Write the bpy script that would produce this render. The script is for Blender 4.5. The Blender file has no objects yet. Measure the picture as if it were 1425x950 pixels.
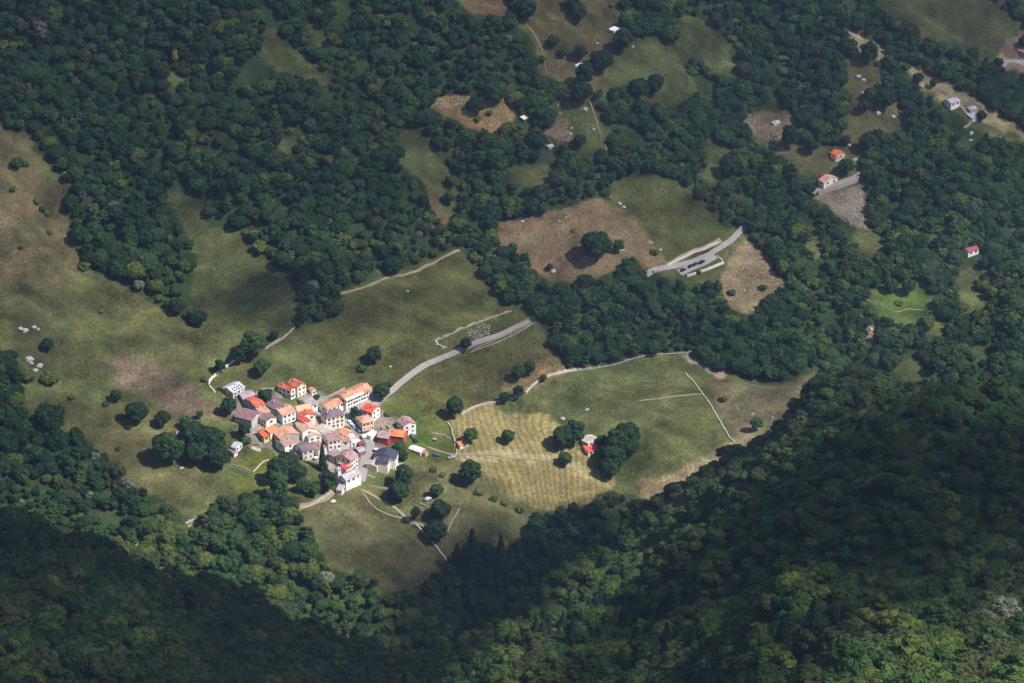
SKY_STR = .085; EXPOSURE = .60; HAZE = 5.2e-5
BASE_SHADE = .50
SHADES = [  # soft shade patches shaping the unseen cloud sheet: x, y, half widths, turn, density
 (180,120,420,190,8,.62),(250,430,260,120,-20,.26),(50,300,120,110,0,.40),(620,400,150,70,-20,.34),(800,335,140,60,0,.42),(1045,390,100,70,0,.15),
 (1150,460,170,100,20,.28),(1310,440,190,150,0,.22),(1320,60,200,90,20,.60),(900,90,200,90,0,.56),(60,650,150,90,20,.56),
 (360,402,80,48,-15,.96),(445,468,100,42,0,.87),(600,535,100,42,-20,.87),(500,425,80,30,-15,.74),
 (510,780,150,60,10,.84),(660,720,80,40,10,.60),(340,800,300,75,22,.0),(100,710,150,60,20,.15),
 (880,560,150,80,0,.18),(740,640,170,75,5,.0),(950,650,110,50,-30,.0),(455,608,240,150,0,.0),
 (700,810,200,75,-28,.96),(620,880,80,60,-40,.9),
]
SHADES_R = [(1180,705,400,150,-16,.96),(1250,965,400,75,-8,.10),(1400,880,120,60,0,.35),(900,960,120,35,0,.6)]
SHADES_L = [(60,900,150,70,0,.72)]
CREST_D = .12
import bpy, bmesh, math, random
import numpy as np
from mathutils import Vector, Matrix
random.seed(7); RNG = np.random.default_rng(11)
D2R = math.radians
scene = bpy.context.scene
COL = scene.collection

# ------------------------------------------------------------------ camera geometry
F = 4500.0; W0, H0 = 1425.0, 950.0; PITCH = D2R(28.0)
CAMZ = 932.0
CP, SP = math.cos(PITCH), math.sin(PITCH)
CAM = np.array([0.0, 0.0, CAMZ])
def ray(u, v):
    u = np.asarray(u, float); v = np.asarray(v, float)
    a = (u - W0/2)/F; b = -(v - H0/2)/F
    d = np.stack([a, CP + b*SP, -SP + b*CP], -1)
    return d                      # length along the view axis = 1
def project(p):
    p = np.asarray(p, float) - CAM
    dep = p[..., 1]*CP - p[..., 2]*SP
    up = p[..., 1]*SP + p[..., 2]*CP
    return W0/2 + F*p[..., 0]/dep, H0/2 - F*up/dep, dep

# ------------------------------------------------------------------ noise
def make_fbm(seed, wl, octs=4, gain=.5):
    r = np.random.default_rng(seed); L = []
    for o in range(octs):
        for k in range(7):
            th = r.uniform(0, 2*math.pi); w = 2*math.pi/(wl/2**o*r.uniform(.75, 1.35))
            L.append((w*math.cos(th), w*math.sin(th), r.uniform(0, 6.28), gain**o/2.6))
    def f(x, y):
        s = 0
        for a, b, c, g in L: s = s + g*np.sin(a*x + b*y + c)
        return s
    return f
n_big = make_fbm(1, 190, 3); n_mid = make_fbm(2, 60, 3); n_small = make_fbm(3, 14, 3); n_warp = make_fbm(4, 120, 2)
n_patch = make_fbm(5, 40, 4, .6); n_fine = make_fbm(6, 9, 3, .65); n_tree = make_fbm(8, 90, 3)

# ------------------------------------------------------------------ terrain height
VX, VY = -101.0, 1627.0
TH = D2R(30); CT, ST = math.cos(TH), math.sin(TH)
_uk = np.array([-1200, -400, -190, -110, -45, 35, 120, 230, 420, 700, 1100, 1400, 9000.])
_us = np.array([.25, .62, .60, .48, .26, .24, .42, .60, .64, .55, .10, -.05, -.05])   # slope at the knots
_ug = np.linspace(-1200, 9000, 5101); _sg = np.interp(_ug, _uk, _us)
_zg = np.concatenate([[0], np.cumsum((_sg[1:]+_sg[:-1])/2*np.diff(_ug))]); _zg -= np.interp(0, _ug, _zg)
def H_main(x, y):
    u = (y-VY)*CT - (x-VX)*ST; w = (y-VY)*ST + (x-VX)*CT
    z = np.interp(u, _ug, _zg)
    k = 1/(1+np.exp(-(u-90)/35))                     # ribs and gullies on the upper slope
    z = z + k*(6*np.sin((w+18*n_warp(x, y))/37.0) + 2.5*n_mid(x, y)) + 3.5*n_big(x, y)*(1-k)
    k2 = 1/(1+np.exp((u+70)/20))
    z = z + k2*4*n_mid(x, y)
    return z
def _tanphi(v):
    b = -(v-H0/2)/F
    return -(-SP+b*CP)/(CP+b*SP)
def _ridge(sil, rs, s_in, s_out, seed):
    us = np.array([p[0] for p in sil], float); vs = np.array([p[1] for p in sil], float)
    a = (us-W0/2)/F/CP*0.985; tp = _tanphi(vs)
    aa = np.linspace(-.5, .5, 2001); tt = np.interp(aa, a, tp); rr = np.interp(aa, (np.array([p[0] for p in rs], float)-W0/2)/F/CP*.985, [p[1] for p in rs])
    ker = np.hanning(21); ker /= ker.sum()
    tt = np.convolve(np.pad(tt, 10, mode='edge'), ker, 'valid'); rr = np.convolve(np.pad(rr, 10, mode='edge'), ker, 'valid')
    nz = make_fbm(seed, 75, 3)
    def f(x, y):
        yy = np.maximum(y, 250.0); A = x/yy
        t = np.interp(A, aa, tt); r = np.interp(A, aa, rr)
        q = yy - r; w = 35.0
        sm = w*np.log1p(np.exp(np.clip(q/w, -40, 40)))           # smooth max(q, 0)
        drop = r*t + s_in*q + (s_out-s_in)*sm - (s_out-s_in)*w*.69
        return CAMZ - drop + 6*nz(x, y)
    return f
SIL_R = [(300, 1130), (500, 1040), (600, 985), (700, 905), (840, 783), (905, 744), (980, 696), (1060, 640), (1120, 594), (1200, 576), (1290, 566), (1425, 582), (1900, 580)]
SIL_L = [(-600, 640), (-100, 722), (0, 760), (70, 776), (130, 795), (220, 833), (300, 866), (430, 912), (520, 944), (620, 975), (720, 1020), (900, 1120)]
H_right = _ridge(SIL_R, [(300, 800), (500, 920), (600, 1000), (700, 1110), (840, 1240), (905, 1295), (1060, 1340), (1425, 1330)], .38, 1.15, 21)
H_left = _ridge(SIL_L, [(-600, 1330), (900, 1370)], .40, 1.05, 22)
def Hraw(x, y):
    a, b, c = H_main(x, y), H_right(x, y), H_left(x, y)
    k = 5.0
    m = np.maximum(np.maximum(a, b), c)
    return m + k*np.log(np.exp(np.clip((a-m)/k, -50, 0))+np.exp(np.clip((b-m)/k, -50, 0))+np.exp(np.clip((c-m)/k, -50, 0)))
def H(x, y):
    return Hraw(np.asarray(x, float), np.asarray(y, float))
def which(x, y):                  # 0 main slope, 1 right spur, 2 left ridge
    return np.argmax(np.stack([H_main(x, y), H_right(x, y), H_left(x, y)]), 0)
def _march(d, hh, lo, hi0, stepm):
    n = len(d); hi = hi0.copy(); found = np.zeros(n, bool); t = lo.copy(); last = lo.copy()
    while True:
        act = ~found & (t < hi0)
        if not act.any(): break
        p = CAM + d[act]*t[act][:, None]
        b = p[:, 2] < H(p[:, 0], p[:, 1]) + hh[act]
        ia = np.nonzero(act)[0]
        hi[ia[b]] = t[ia[b]]; found[ia[b]] = True
        last[ia[~b]] = t[ia[~b]]; t[ia[~b]] += stepm
    lo = last
    for _ in range(14):
        m = (lo+hi)/2; p = CAM + d*m[:, None]
        b = p[:, 2] < H(p[:, 0], p[:, 1]) + hh
        hi = np.where(b, m, hi); lo = np.where(b, lo, m)
    return hi
_TM = None
def hit(u, v, h=0.0):             # first point of the pixel's ray that is h metres above the ground
    global _TM
    if _TM is None:
        uu, vv = np.meshgrid(np.arange(-200, 1640, 8.), np.arange(-200, 1200, 8.)); d = ray(uu, vv).reshape(-1, 3)
        _TM = _march(d, np.zeros(len(d)), np.full(len(d), 600.), np.full(len(d), 3500.), 6.0).reshape(uu.shape)
    u = np.asarray(u, float); v = np.asarray(v, float)
    d = ray(u, v); sh = d.shape[:-1]; d = d.reshape(-1, 3); n = len(d)
    hh = np.broadcast_to(np.asarray(h, float), sh).reshape(-1).astype(float)
    i = np.clip(np.rint((v.reshape(-1)+200)/8).astype(int), 1, _TM.shape[0]-2); j = np.clip(np.rint((u.reshape(-1)+200)/8).astype(int), 1, _TM.shape[1]-2)
    nb = np.stack([_TM[i+a, j+b] for a in (-1, 0, 1) for b in (-1, 0, 1)])
    lo = nb.min(0)-hh*2.2-6; hi = nb.max(0)+12
    hi = _march(d, hh, lo, hi, 3.0)
    p = CAM + d*hi[:, None]
    return p.reshape(sh+(3,))
def pip(u, v, poly):
    u = np.asarray(u, float); v = np.asarray(v, float); ins = np.zeros(u.shape, bool)
    n = len(poly); j = n-1
    for i in range(n):
        xi, yi = poly[i]; xj, yj = poly[j]
        if yi != yj:
            c = ((yi > v) != (yj > v)) & (u < (xj-xi)*(v-yi)/(yj-yi)+xi)
            ins ^= c
        j = i
    return ins

# ------------------------------------------------------------------ helpers
def tag(o, label=None, cat=None, group=None, kind=None):
    if label: o['label'] = label
    if cat: o['category'] = cat
    if group: o['group'] = group
    if kind: o['kind'] = kind
    return o
def empty(name, loc, label, cat, group=None):
    o = bpy.data.objects.new(name, None); COL.objects.link(o); o.location = loc
    o.empty_display_size = 1.0
    return tag(o, label, cat, group)
def obj(name, me, parent=None, loc=None):
    o = bpy.data.objects.new(name, me); COL.objects.link(o)
    if parent is not None: o.parent = parent
    if loc is not None: o.location = loc
    return o
def mesh_from(name, verts, faces, mats, midx=None, smooth=False):
    me = bpy.data.meshes.new(name)
    me.from_pydata([tuple(v) for v in verts], [], [tuple(f) for f in faces])
    for m in (mats if isinstance(mats, (list, tuple)) else [mats]): me.materials.append(m)
    if midx is not None: me.polygons.foreach_set('material_index', np.asarray(midx, np.int32))
    if smooth: me.polygons.foreach_set('use_smooth', np.ones(len(me.polygons), bool))
    me.update(); return me
class MB:
    def __init__(s): s.v = []; s.f = []; s.m = []
    def add(s, vs, fs, m=0):
        b = len(s.v); s.v += [tuple(v) for v in vs]; s.f += [tuple(b+i for i in f) for f in fs]; s.m += [m]*len(fs)
    def box(s, c, ax, ay, hx, hy, z0, z1, m=0):      # ax, ay plan unit axes
        P = []
        for z in (z0, z1):
            for sx, sy in ((-1, -1), (1, -1), (1, 1), (-1, 1)):
                P.append((c[0]+ax[0]*hx*sx+ay[0]*hy*sy, c[1]+ax[1]*hx*sx+ay[1]*hy*sy, z))
        s.add(P, [(0, 3, 2, 1), (4, 5, 6, 7), (0, 1, 5, 4), (1, 2, 6, 5), (2, 3, 7, 6), (3, 0, 4, 7)], m)
    def prism(s, poly, vec, m=0):                    # polygon extruded along vec
        n = len(poly); a = [np.array(p, float) for p in poly]; b = [p+np.array(vec) for p in a]
        s.add([tuple(p) for p in a+b], [tuple(range(n))[::-1], tuple(range(n, 2*n))]+[(i, (i+1) % n, n+(i+1) % n, n+i) for i in range(n)], m)
    def mesh(s, name, mats, smooth=False):
        me = mesh_from(name, s.v, s.f, mats, s.m, smooth)
        bm = bmesh.new(); bm.from_mesh(me); bmesh.ops.recalc_face_normals(bm, faces=bm.faces); bm.to_mesh(me); bm.free()
        return me

# ------------------------------------------------------------------ materials
def new_mat(name):
    m = bpy.data.materials.new(name); m.use_nodes = True; nt = m.node_tree
    for n in list(nt.nodes): nt.nodes.remove(n)
    out = nt.nodes.new('ShaderNodeOutputMaterial')
    return m, nt, out
def L(nt, a, b): nt.links.new(a, b)
def N(nt, t, **kw):
    n = nt.nodes.new(t)
    for k, v in kw.items(): setattr(n, k, v)
    return n
def mottled(name, c, var=.25, scale=1.2, rough=.85, scale2=.15, bump=0.0, objvar=0.0):
    m, nt, out = new_mat(name)
    b = N(nt, 'ShaderNodeBsdfPrincipled'); b.inputs['Roughness'].default_value = rough
    tc = N(nt, 'ShaderNodeTexCoord'); ge = N(nt, 'ShaderNodeNewGeometry')
    n1 = N(nt, 'ShaderNodeTexNoise'); n1.inputs['Scale'].default_value = scale; n1.inputs['Detail'].default_value = 4
    n2 = N(nt, 'ShaderNodeTexNoise'); n2.inputs['Scale'].default_value = scale2; n2.inputs['Detail'].default_value = 3
    L(nt, ge.outputs['Position'], n1.inputs['Vector']); L(nt, ge.outputs['Position'], n2.inputs['Vector'])
    a = N(nt, 'ShaderNodeMath', operation='ADD'); L(nt, n1.outputs['Fac'], a.inputs[0]); L(nt, n2.outputs['Fac'], a.inputs[1])
    r = N(nt, 'ShaderNodeMapRange'); r.inputs['From Min'].default_value = .6; r.inputs['From Max'].default_value = 1.4
    r.inputs['To Min'].default_value = 1-var; r.inputs['To Max'].default_value = 1+var
    L(nt, a.outputs[0], r.inputs['Value'])
    v = N(nt, 'ShaderNodeVectorMath', operation='SCALE'); v.inputs[0].default_value = c
    L(nt, r.outputs[0], v.inputs['Scale']); L(nt, v.outputs[0], b.inputs['Base Color'])
    if bump:
        bp = N(nt, 'ShaderNodeBump'); bp.inputs['Strength'].default_value = bump; bp.inputs['Distance'].default_value = .3
        L(nt, n1.outputs['Fac'], bp.inputs['Height']); L(nt, bp.outputs[0], b.inputs['Normal'])
    L(nt, b.outputs[0], out.inputs['Surface'])
    return m
_mc = {}
def wallmat(c):
    k = ('w',)+tuple(c)
    if k not in _mc: _mc[k] = mottled('plaster', c, .16, 1.3, .9, .35)
    return _mc[k]
def roofmat(c):
    k = ('r',)+tuple(c)
    if k not in _mc: _mc[k] = mottled('roof_tiles', c, .50, 1.1, .85, .28, .35)
    return _mc[k]

def leaf_material(name, c, c2, hue=1.0):
    m, nt, out = new_mat(name)
    oi = N(nt, 'ShaderNodeObjectInfo'); ge = N(nt, 'ShaderNodeNewGeometry')
    nz = N(nt, 'ShaderNodeTexNoise'); nz.inputs['Scale'].default_value = .35; nz.inputs['Detail'].default_value = 3
    L(nt, ge.outputs['Position'], nz.inputs['Vector'])
    nl = N(nt, 'ShaderNodeTexNoise'); nl.inputs['Scale'].default_value = .014; nl.inputs['Detail'].default_value = 3
    L(nt, oi.outputs['Location'], nl.inputs['Vector'])
    add = N(nt, 'ShaderNodeMath', operation='MULTIPLY_ADD')       # random*.55 + noise*.45
    add.inputs[1].default_value = .55; L(nt, oi.outputs['Random'], add.inputs[0])
    mu = N(nt, 'ShaderNodeMath', operation='MULTIPLY'); mu.inputs[1].default_value = .45; L(nt, nl.outputs['Fac'], mu.inputs[0])
    L(nt, mu.outputs[0], add.inputs[2])
    mx = N(nt, 'ShaderNodeMix', data_type='RGBA'); mx.inputs['A'].default_value = (*c, 1); mx.inputs['B'].default_value = (*c2, 1)
    L(nt, add.outputs[0], mx.inputs['Factor'])
    r = N(nt, 'ShaderNodeMapRange'); r.inputs['From Min'].default_value = .3; r.inputs['From Max'].default_value = .7
    r.inputs['To Min'].default_value = .72; r.inputs['To Max'].default_value = 1.32; L(nt, nz.outputs['Fac'], r.inputs['Value'])
    v = N(nt, 'ShaderNodeVectorMath', operation='SCALE'); L(nt, mx.outputs['Result'], v.inputs[0]); L(nt, r.outputs[0], v.inputs['Scale'])
    d = N(nt, 'ShaderNodeBsdfDiffuse'); t = N(nt, 'ShaderNodeBsdfTranslucent')
    L(nt, v.outputs[0], d.inputs['Color']); L(nt, v.outputs[0], t.inputs['Color'])
    ms = N(nt, 'ShaderNodeMixShader'); ms.inputs[0].default_value = .22
    L(nt, d.outputs[0], ms.inputs[1]); L(nt, t.outputs[0], ms.inputs[2]); L(nt, ms.outputs[0], out.inputs['Surface'])
    return m
LEAF = {
 'dark':   leaf_material('leaves_dark',   (.024, .050, .024), (.044, .082, .034)),
 'mid':    leaf_material('leaves_mid',    (.044, .088, .032), (.068, .118, .036)),
 'light':  leaf_material('leaves_light',  (.085, .130, .034), (.125, .155, .040)),
 'olive':  leaf_material('leaves_olive',  (.058, .080, .034), (.080, .094, .040)),
 'pine':   leaf_material('needles',       (.016, .032, .020), (.026, .046, .026)),
 'pale':   leaf_material('leaves_pale',   (.17, .19, .13), (.22, .24, .17)),
 'twig':   leaf_material('bare_twigs',    (.10, .085, .085), (.13, .11, .105)),
 'gold':   leaf_material('leaves_gold',   (.34, .34, .10), (.40, .38, .12)),
}
BARK = mottled('bark', (.11, .09, .07), .3, 2.0)

# ------------------------------------------------------------------ tree meshes
def ico(sub):
    bm = bmesh.new(); bmesh.ops.create_icosphere(bm, subdivisions=sub, radius=1.0)
    v = np.array([x.co[:] for x in bm.verts]); f = [tuple(w.index for w in p.verts) for p in bm.faces]; bm.free()
    return v, np.array(f)
ICO2 = ico(2); ICO1 = ico(1)
def _noise3(p, seed, wl):
    r = np.random.default_rng(seed); s = 0
    for k in range(9):
        d = r.normal(size=3); d /= np.linalg.norm(d); s = s + np.sin(p@d*6.28/wl*r.uniform(.6, 1.6)+r.uniform(0, 6.28))
    return s/4.2
def leaf_quads(P, Nn, size, r):
    n = len(P)
    t = r.normal(size=(n, 3)); Nn = Nn + r.normal(size=(n, 3))*.55; Nn /= np.linalg.norm(Nn, axis=1)[:, None]
    a = np.cross(Nn, t); a /= np.linalg.norm(a, axis=1)[:, None]; b = np.cross(Nn, a)
    s = size*r.uniform(.6, 1.4, (n, 1)); k = r.uniform(.55, .9, (n, 1))
    V = np.stack([P-a*s*.5, P-b*s*k*.5, P+a*s*.5, P+b*s*k*.5], 1).reshape(-1, 3)
    Fc = np.arange(4*n).reshape(-1, 4)
    return V, Fc
def broad_crown(seed, n=15, R=3.9, zc=6.0, zr=3.7, leaf=.72, per=150, low=1.0):
    r = np.random.default_rng(seed); VV = []; FT = []; FQ = []; off = 0
    cs = [(np.array([0, 0, zc-.3]), 2.5*R/3.9)]
    for i in range(n):
        th = i*2.399+r.uniform(-.4, .4); zz = -0.75+1.7*(i+.5)/n
        zz = min(.95, zz); rad = math.sqrt(max(.05, 1-zz*zz))
        c = np.array([math.cos(th)*rad*R*r.uniform(.52, .74), math.sin(th)*rad*R*r.uniform(.52, .74), zc+zz*zr*r.uniform(.55, .78)])
        cs.append((c, R*r.uniform(.27, .43)))
    for c, q in cs:
        v, f = ICO2; q3 = np.array([q, q, q*.85])
        p = v*q3; p = p*(1+.28*_noise3(v*1.0+c, seed+3, .9))[:, None] + c
        VV.append(p); FT.append(f+off); off += len(p)
        m = int(per*(q/1.4)**2)
        d = r.normal(size=(m, 3)); d[:, 2] = d[:, 2]*.8+.25; d /= np.linalg.norm(d, axis=1)[:, None]
        P = c + d*q3*r.uniform(.98, 1.24, (m, 1))
        a, b = leaf_quads(P, d, leaf, r); VV.append(a); FQ.append(b+off); off += len(a)
    V = np.concatenate(VV); V[:, 2] = np.maximum(V[:, 2], .25)
    return V, [tuple(x) for x in np.concatenate(FT)]+[tuple(x) for x in np.concatenate(FQ)]
def conifer_crown(seed, Ht=15.0, R=3.6):
    r = np.random.default_rng(seed); V = []; Fc = []; off = 0
    z = 1.2
    while z < Ht-.2:
        k = 1-(z-1.2)/(Ht-1.2); rad = R*(k**.85)+.12; nb = int(7+8*k)
        for i in range(nb):
            th = 6.283*i/nb+r.uniform(-.3, .3); ln = rad*r.uniform(.75, 1.15); wd = .42+.55*k
            a = np.array([math.cos(th), math.sin(th), 0]); b = np.array([-a[1], a[0], 0])
            dr = -.30*ln; base = np.array([0, 0, z+.25]); m = base+a*ln*.55+np.array([0, 0, dr*.35]); tip = base+a*ln+np.array([0, 0, dr])
            P = [base-b*wd*.3, base+b*wd*.3, m+b*wd-np.array([0, 0, .22]), m-b*wd-np.array([0, 0, .22]), tip, m+np.array([0, 0, .12])]
            V += P; Fc += [(off, off+1, off+5), (off+1, off+2, off+5), (off+3, off, off+5), (off+2, off+4, off+5), (off+4, off+3, off+5)]; off += 6
        z += .42+.25*k
    cone = MB()
    return np.array(V), Fc
def trunk_mesh(name, Ht, r0, limbs=4, seed=0):
    r = random.Random(seed); mb = MB()
    def seg(p, q, a, b, n=6):
        p, q = Vector(p), Vector(q); d = (q-p).normalized(); t = d.orthogonal().normalized(); s = d.cross(t)
        P = [p+(t*math.cos(6.283*i/n)+s*math.sin(6.283*i/n))*a for i in range(n)]+[q+(t*math.cos(6.283*i/n)+s*math.sin(6.283*i/n))*b for i in range(n)]
        mb.add([tuple(x) for x in P], [(i, (i+1) % n, n+(i+1) % n, n+i) for i in range(n)]+[tuple(range(n, 2*n))])
    seg((0, 0, -1.2), (0.05, 0, Ht*.3), r0*1.3, r0*.9); seg((0.05, 0, Ht*.3), (0, .1, Ht*.75), r0*.9, r0*.35)
    for i in range(limbs):
        th = i*6.283/max(1, limbs)+r.uniform(-.4, .4); z = Ht*r.uniform(.22, .4)
        seg((0, 0, z), (math.cos(th)*Ht*.22, math.sin(th)*Ht*.22, z+Ht*.25), r0*.5, r0*.18, 5)
    return mb.mesh(name, BARK)
CROWNS = []      # (mesh, trunk mesh, kind)
def add_proto(kind, V, Fc, leafkey, trunk):
    me = mesh_from('crown_'+kind, V, Fc, LEAF[leafkey]); CROWNS.append((me, trunk, kind)); return len(CROWNS)-1
PROTO = {}
_tk = [trunk_mesh('trunk_mesh', 10, .22, 4, s) for s in range(3)]
_shapes = [broad_crown(100, 15, 3.9), broad_crown(101, 18, 4.2, 5.6, 3.3), broad_crown(102, 13, 3.5, 6.2, 4.0), broad_crown(103, 16, 4.0, 5.8, 3.5), broad_crown(104, 11, 2.9, 6.4, 4.7), broad_crown(105, 20, 5.0, 5.0, 2.9)]
for key in ('dark', 'mid', 'light', 'olive'):
    PROTO[key] = [add_proto('broadleaf', V, Fc, key, _tk[i % 3]) for i, (V, Fc) in enumerate(_shapes if key in ('dark', 'mid') else _shapes[2:])]
_bsh = [broad_crown(120+i, 9, 3.9, 2.4, 2.3, .55, 90) for i in range(2)]
_tb = trunk_mesh('stem_mesh', 3, .12, 3, 9)
PROTO['bush'] = [add_proto('bush', V, Fc, k, _tb) for k in ('mid', 'light') for V, Fc in _bsh]
_tc = trunk_mesh('trunk_mesh', 17, .25, 0, 5)
PROTO['pine'] = [add_proto('conifer', *conifer_crown(140+i), 'pine', _tc) for i in range(2)]
PROTO['pale'] = [add_proto('broadleaf', *_shapes[0], 'pale', _tk[0])]
PROTO['twig'] = [add_proto('broadleaf', *broad_crown(150, 10, 2.6, 5.6, 3.9, .35, 50), 'twig', _tk[1])]
PROTO['gold'] = [add_proto('broadleaf', *_shapes[2], 'gold', _tk[2])]
TREES_BY_PROTO = {}   # proto index -> an existing crown/trunk object pair (filled by place_tree)
def place_tree(pi, p, s, rz, label, cat='tree', group=None, sz=1.0, name=None):
    me, tr, kind = CROWNS[pi]
    nm = name or {'broadleaf': 'broadleaf_tree', 'bush': 'bush', 'conifer': 'conifer_tree'}[kind]
    root = bpy.data.objects.new(nm, None); COL.objects.link(root)
    root.location = p; root.rotation_euler = (0, 0, rz); root.scale = (s, s, s*sz); root.empty_display_size = .5
    tag(root, label, cat, group)
    c = bpy.data.objects.new('crown', me); COL.objects.link(c); c.parent = root
    t = bpy.data.objects.new('trunk' if kind != 'bush' else 'stem', tr); COL.objects.link(t); t.parent = root
    TREES_BY_PROTO.setdefault(pi, (c, t))
    return root
# ------------------------------------------------------------------ land cover, outlined on the slope
MEADOWS = [
 [(-80,150),(0,170),(30,185),(50,185),(45,205),(60,215),(80,240),(100,262),(85,290),(100,310),(95,320),(112,325),(110,345),(120,372),(150,385),(180,400),(215,420),(248,440),(262,455),(278,455),(280,440),(265,400),(270,370),(262,330),(235,285),(230,268),(258,262),(275,285),(300,310),(330,320),(350,345),(385,370),(405,395),(415,420),(410,450),(400,460),(470,440),(475,405),(495,400),(520,390),(560,380),(590,365),(625,348),(640,345),(665,375),(685,400),(700,420),(720,430),(745,440),(760,470),(785,510),(800,517),(870,500),(960,487),(985,515),(1030,520),(1060,535),(1090,535),(1120,520),(1140,515),(1130,545),(1075,640),(1060,700),(980,725),(935,715),(900,690),(880,690),(840,685),(820,700),(770,712),(735,712),(740,745),(705,760),(690,760),(660,760),(630,775),(620,790),(600,800),(580,830),(560,825),(500,800),(445,780),(430,740),(415,705),(395,680),(360,690),(330,690),(305,695),(285,715),(270,720),(255,715),(220,700),(200,680),(170,665),(165,645),(130,625),(110,600),(80,600),(50,590),(30,560),(25,530),(20,490),(0,480),(-80,470)],
 [(360,65),(370,40),(395,42),(400,60),(420,75),(445,90),(460,115),(450,120),(425,108),(410,95),(385,98)],
 [(418,36),(440,33),(467,60),(450,68)], [(232,100),(255,98),(260,112),(236,126)], [(385,192),(410,190),(418,212),(400,217)], [(264,152),(276,152),(284,172),(272,172)],
 [(640,-10),(705,-10),(712,25),(690,22),(650,15)],
 [(715,25),(725,-10),(862,-10),(860,35),(845,62),(850,80),(880,58),(925,55),(945,75),(975,125),(960,142),(930,150),(905,150),(880,130),(870,115),(845,130),(830,125),(810,140),(790,125),(755,100),(755,75),(735,45)],
 [(770,140),(800,135),(830,150),(850,185),(845,205),(815,210),(790,200),(770,205),(755,190),(770,170)],
 [(940,30),(960,20),(985,30),(1010,50),(1030,85),(1025,110),(1000,105),(985,90),(955,75),(940,60)],
 [(595,138),(640,130),(660,140),(700,132),(722,150),(715,170),(690,182),(660,187),(640,168),(600,158)],
 [(556,185),(590,175),(600,200),(620,230),(640,260),(634,315),(615,310),(595,280),(575,245),(552,225)],
 [(520,95),(535,100),(540,120),(525,122)],
 [(700,235),(760,225),(778,232),(760,252),(710,255)],
 [(688,310),(720,305),(760,300),(800,285),(830,275),(850,282),(850,255),(880,250),(920,245),(960,265),(985,290),(1003,315),(1025,313),(1040,320),(1045,340),(1070,365),(1095,395),(1080,410),(1040,437),(1015,432),(1005,400),(1000,388),(970,394),(935,396),(905,378),(880,362),(850,377),(820,387),(770,397),(750,385),(730,355),(700,345),(690,335)],
 [(1030,160),(1050,155),(1090,150),(1110,165),(1100,185),(1110,200),(1150,205),(1165,200),(1200,205),(1205,250),(1205,290),(1210,322),(1190,322),(1165,300),(1140,280),(1140,250),(1110,235),(1085,220),(1060,200),(1045,185)],
 [(1175,85),(1200,75),(1225,100),(1235,130),(1260,150),(1265,175),(1250,180),(1210,185),(1190,195),(1170,190),(1180,150),(1175,110)],
 [(1210,-10),(1375,-10),(1400,20),(1435,35),(1435,105),(1395,92),(1390,75),(1330,62),(1290,55),(1260,30)],
 [(1175,38),(1195,48),(1232,68),(1237,88),(1215,82),(1190,58)], [(1255,86),(1290,103),(1330,122),(1370,148),(1435,186),(1435,198),(1385,190),(1345,172),(1310,142),(1275,122)],
 [(980,198),(1000,193),(1022,213),(1012,240),(985,262),(973,252),(985,230)], [(1120,313),(1135,313),(1140,340),(1152,362),(1123,352)],
 [(1200,405),(1230,400),(1245,393),(1290,398),(1302,420),(1290,440),(1260,457),(1240,447),(1215,430)], [(1330,380),(1352,368),(1368,410),(1373,432),(1350,432),(1333,402)],
 [(1298,438),(1320,455),(1317,472),(1293,467)], [(1208,448),(1222,448),(1226,474),(1208,478)], [(1243,505),(1272,498),(1302,527),(1250,532)],
 [(1190,320),(1225,328),(1242,350),(1215,357),(1190,352)],
]
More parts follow.
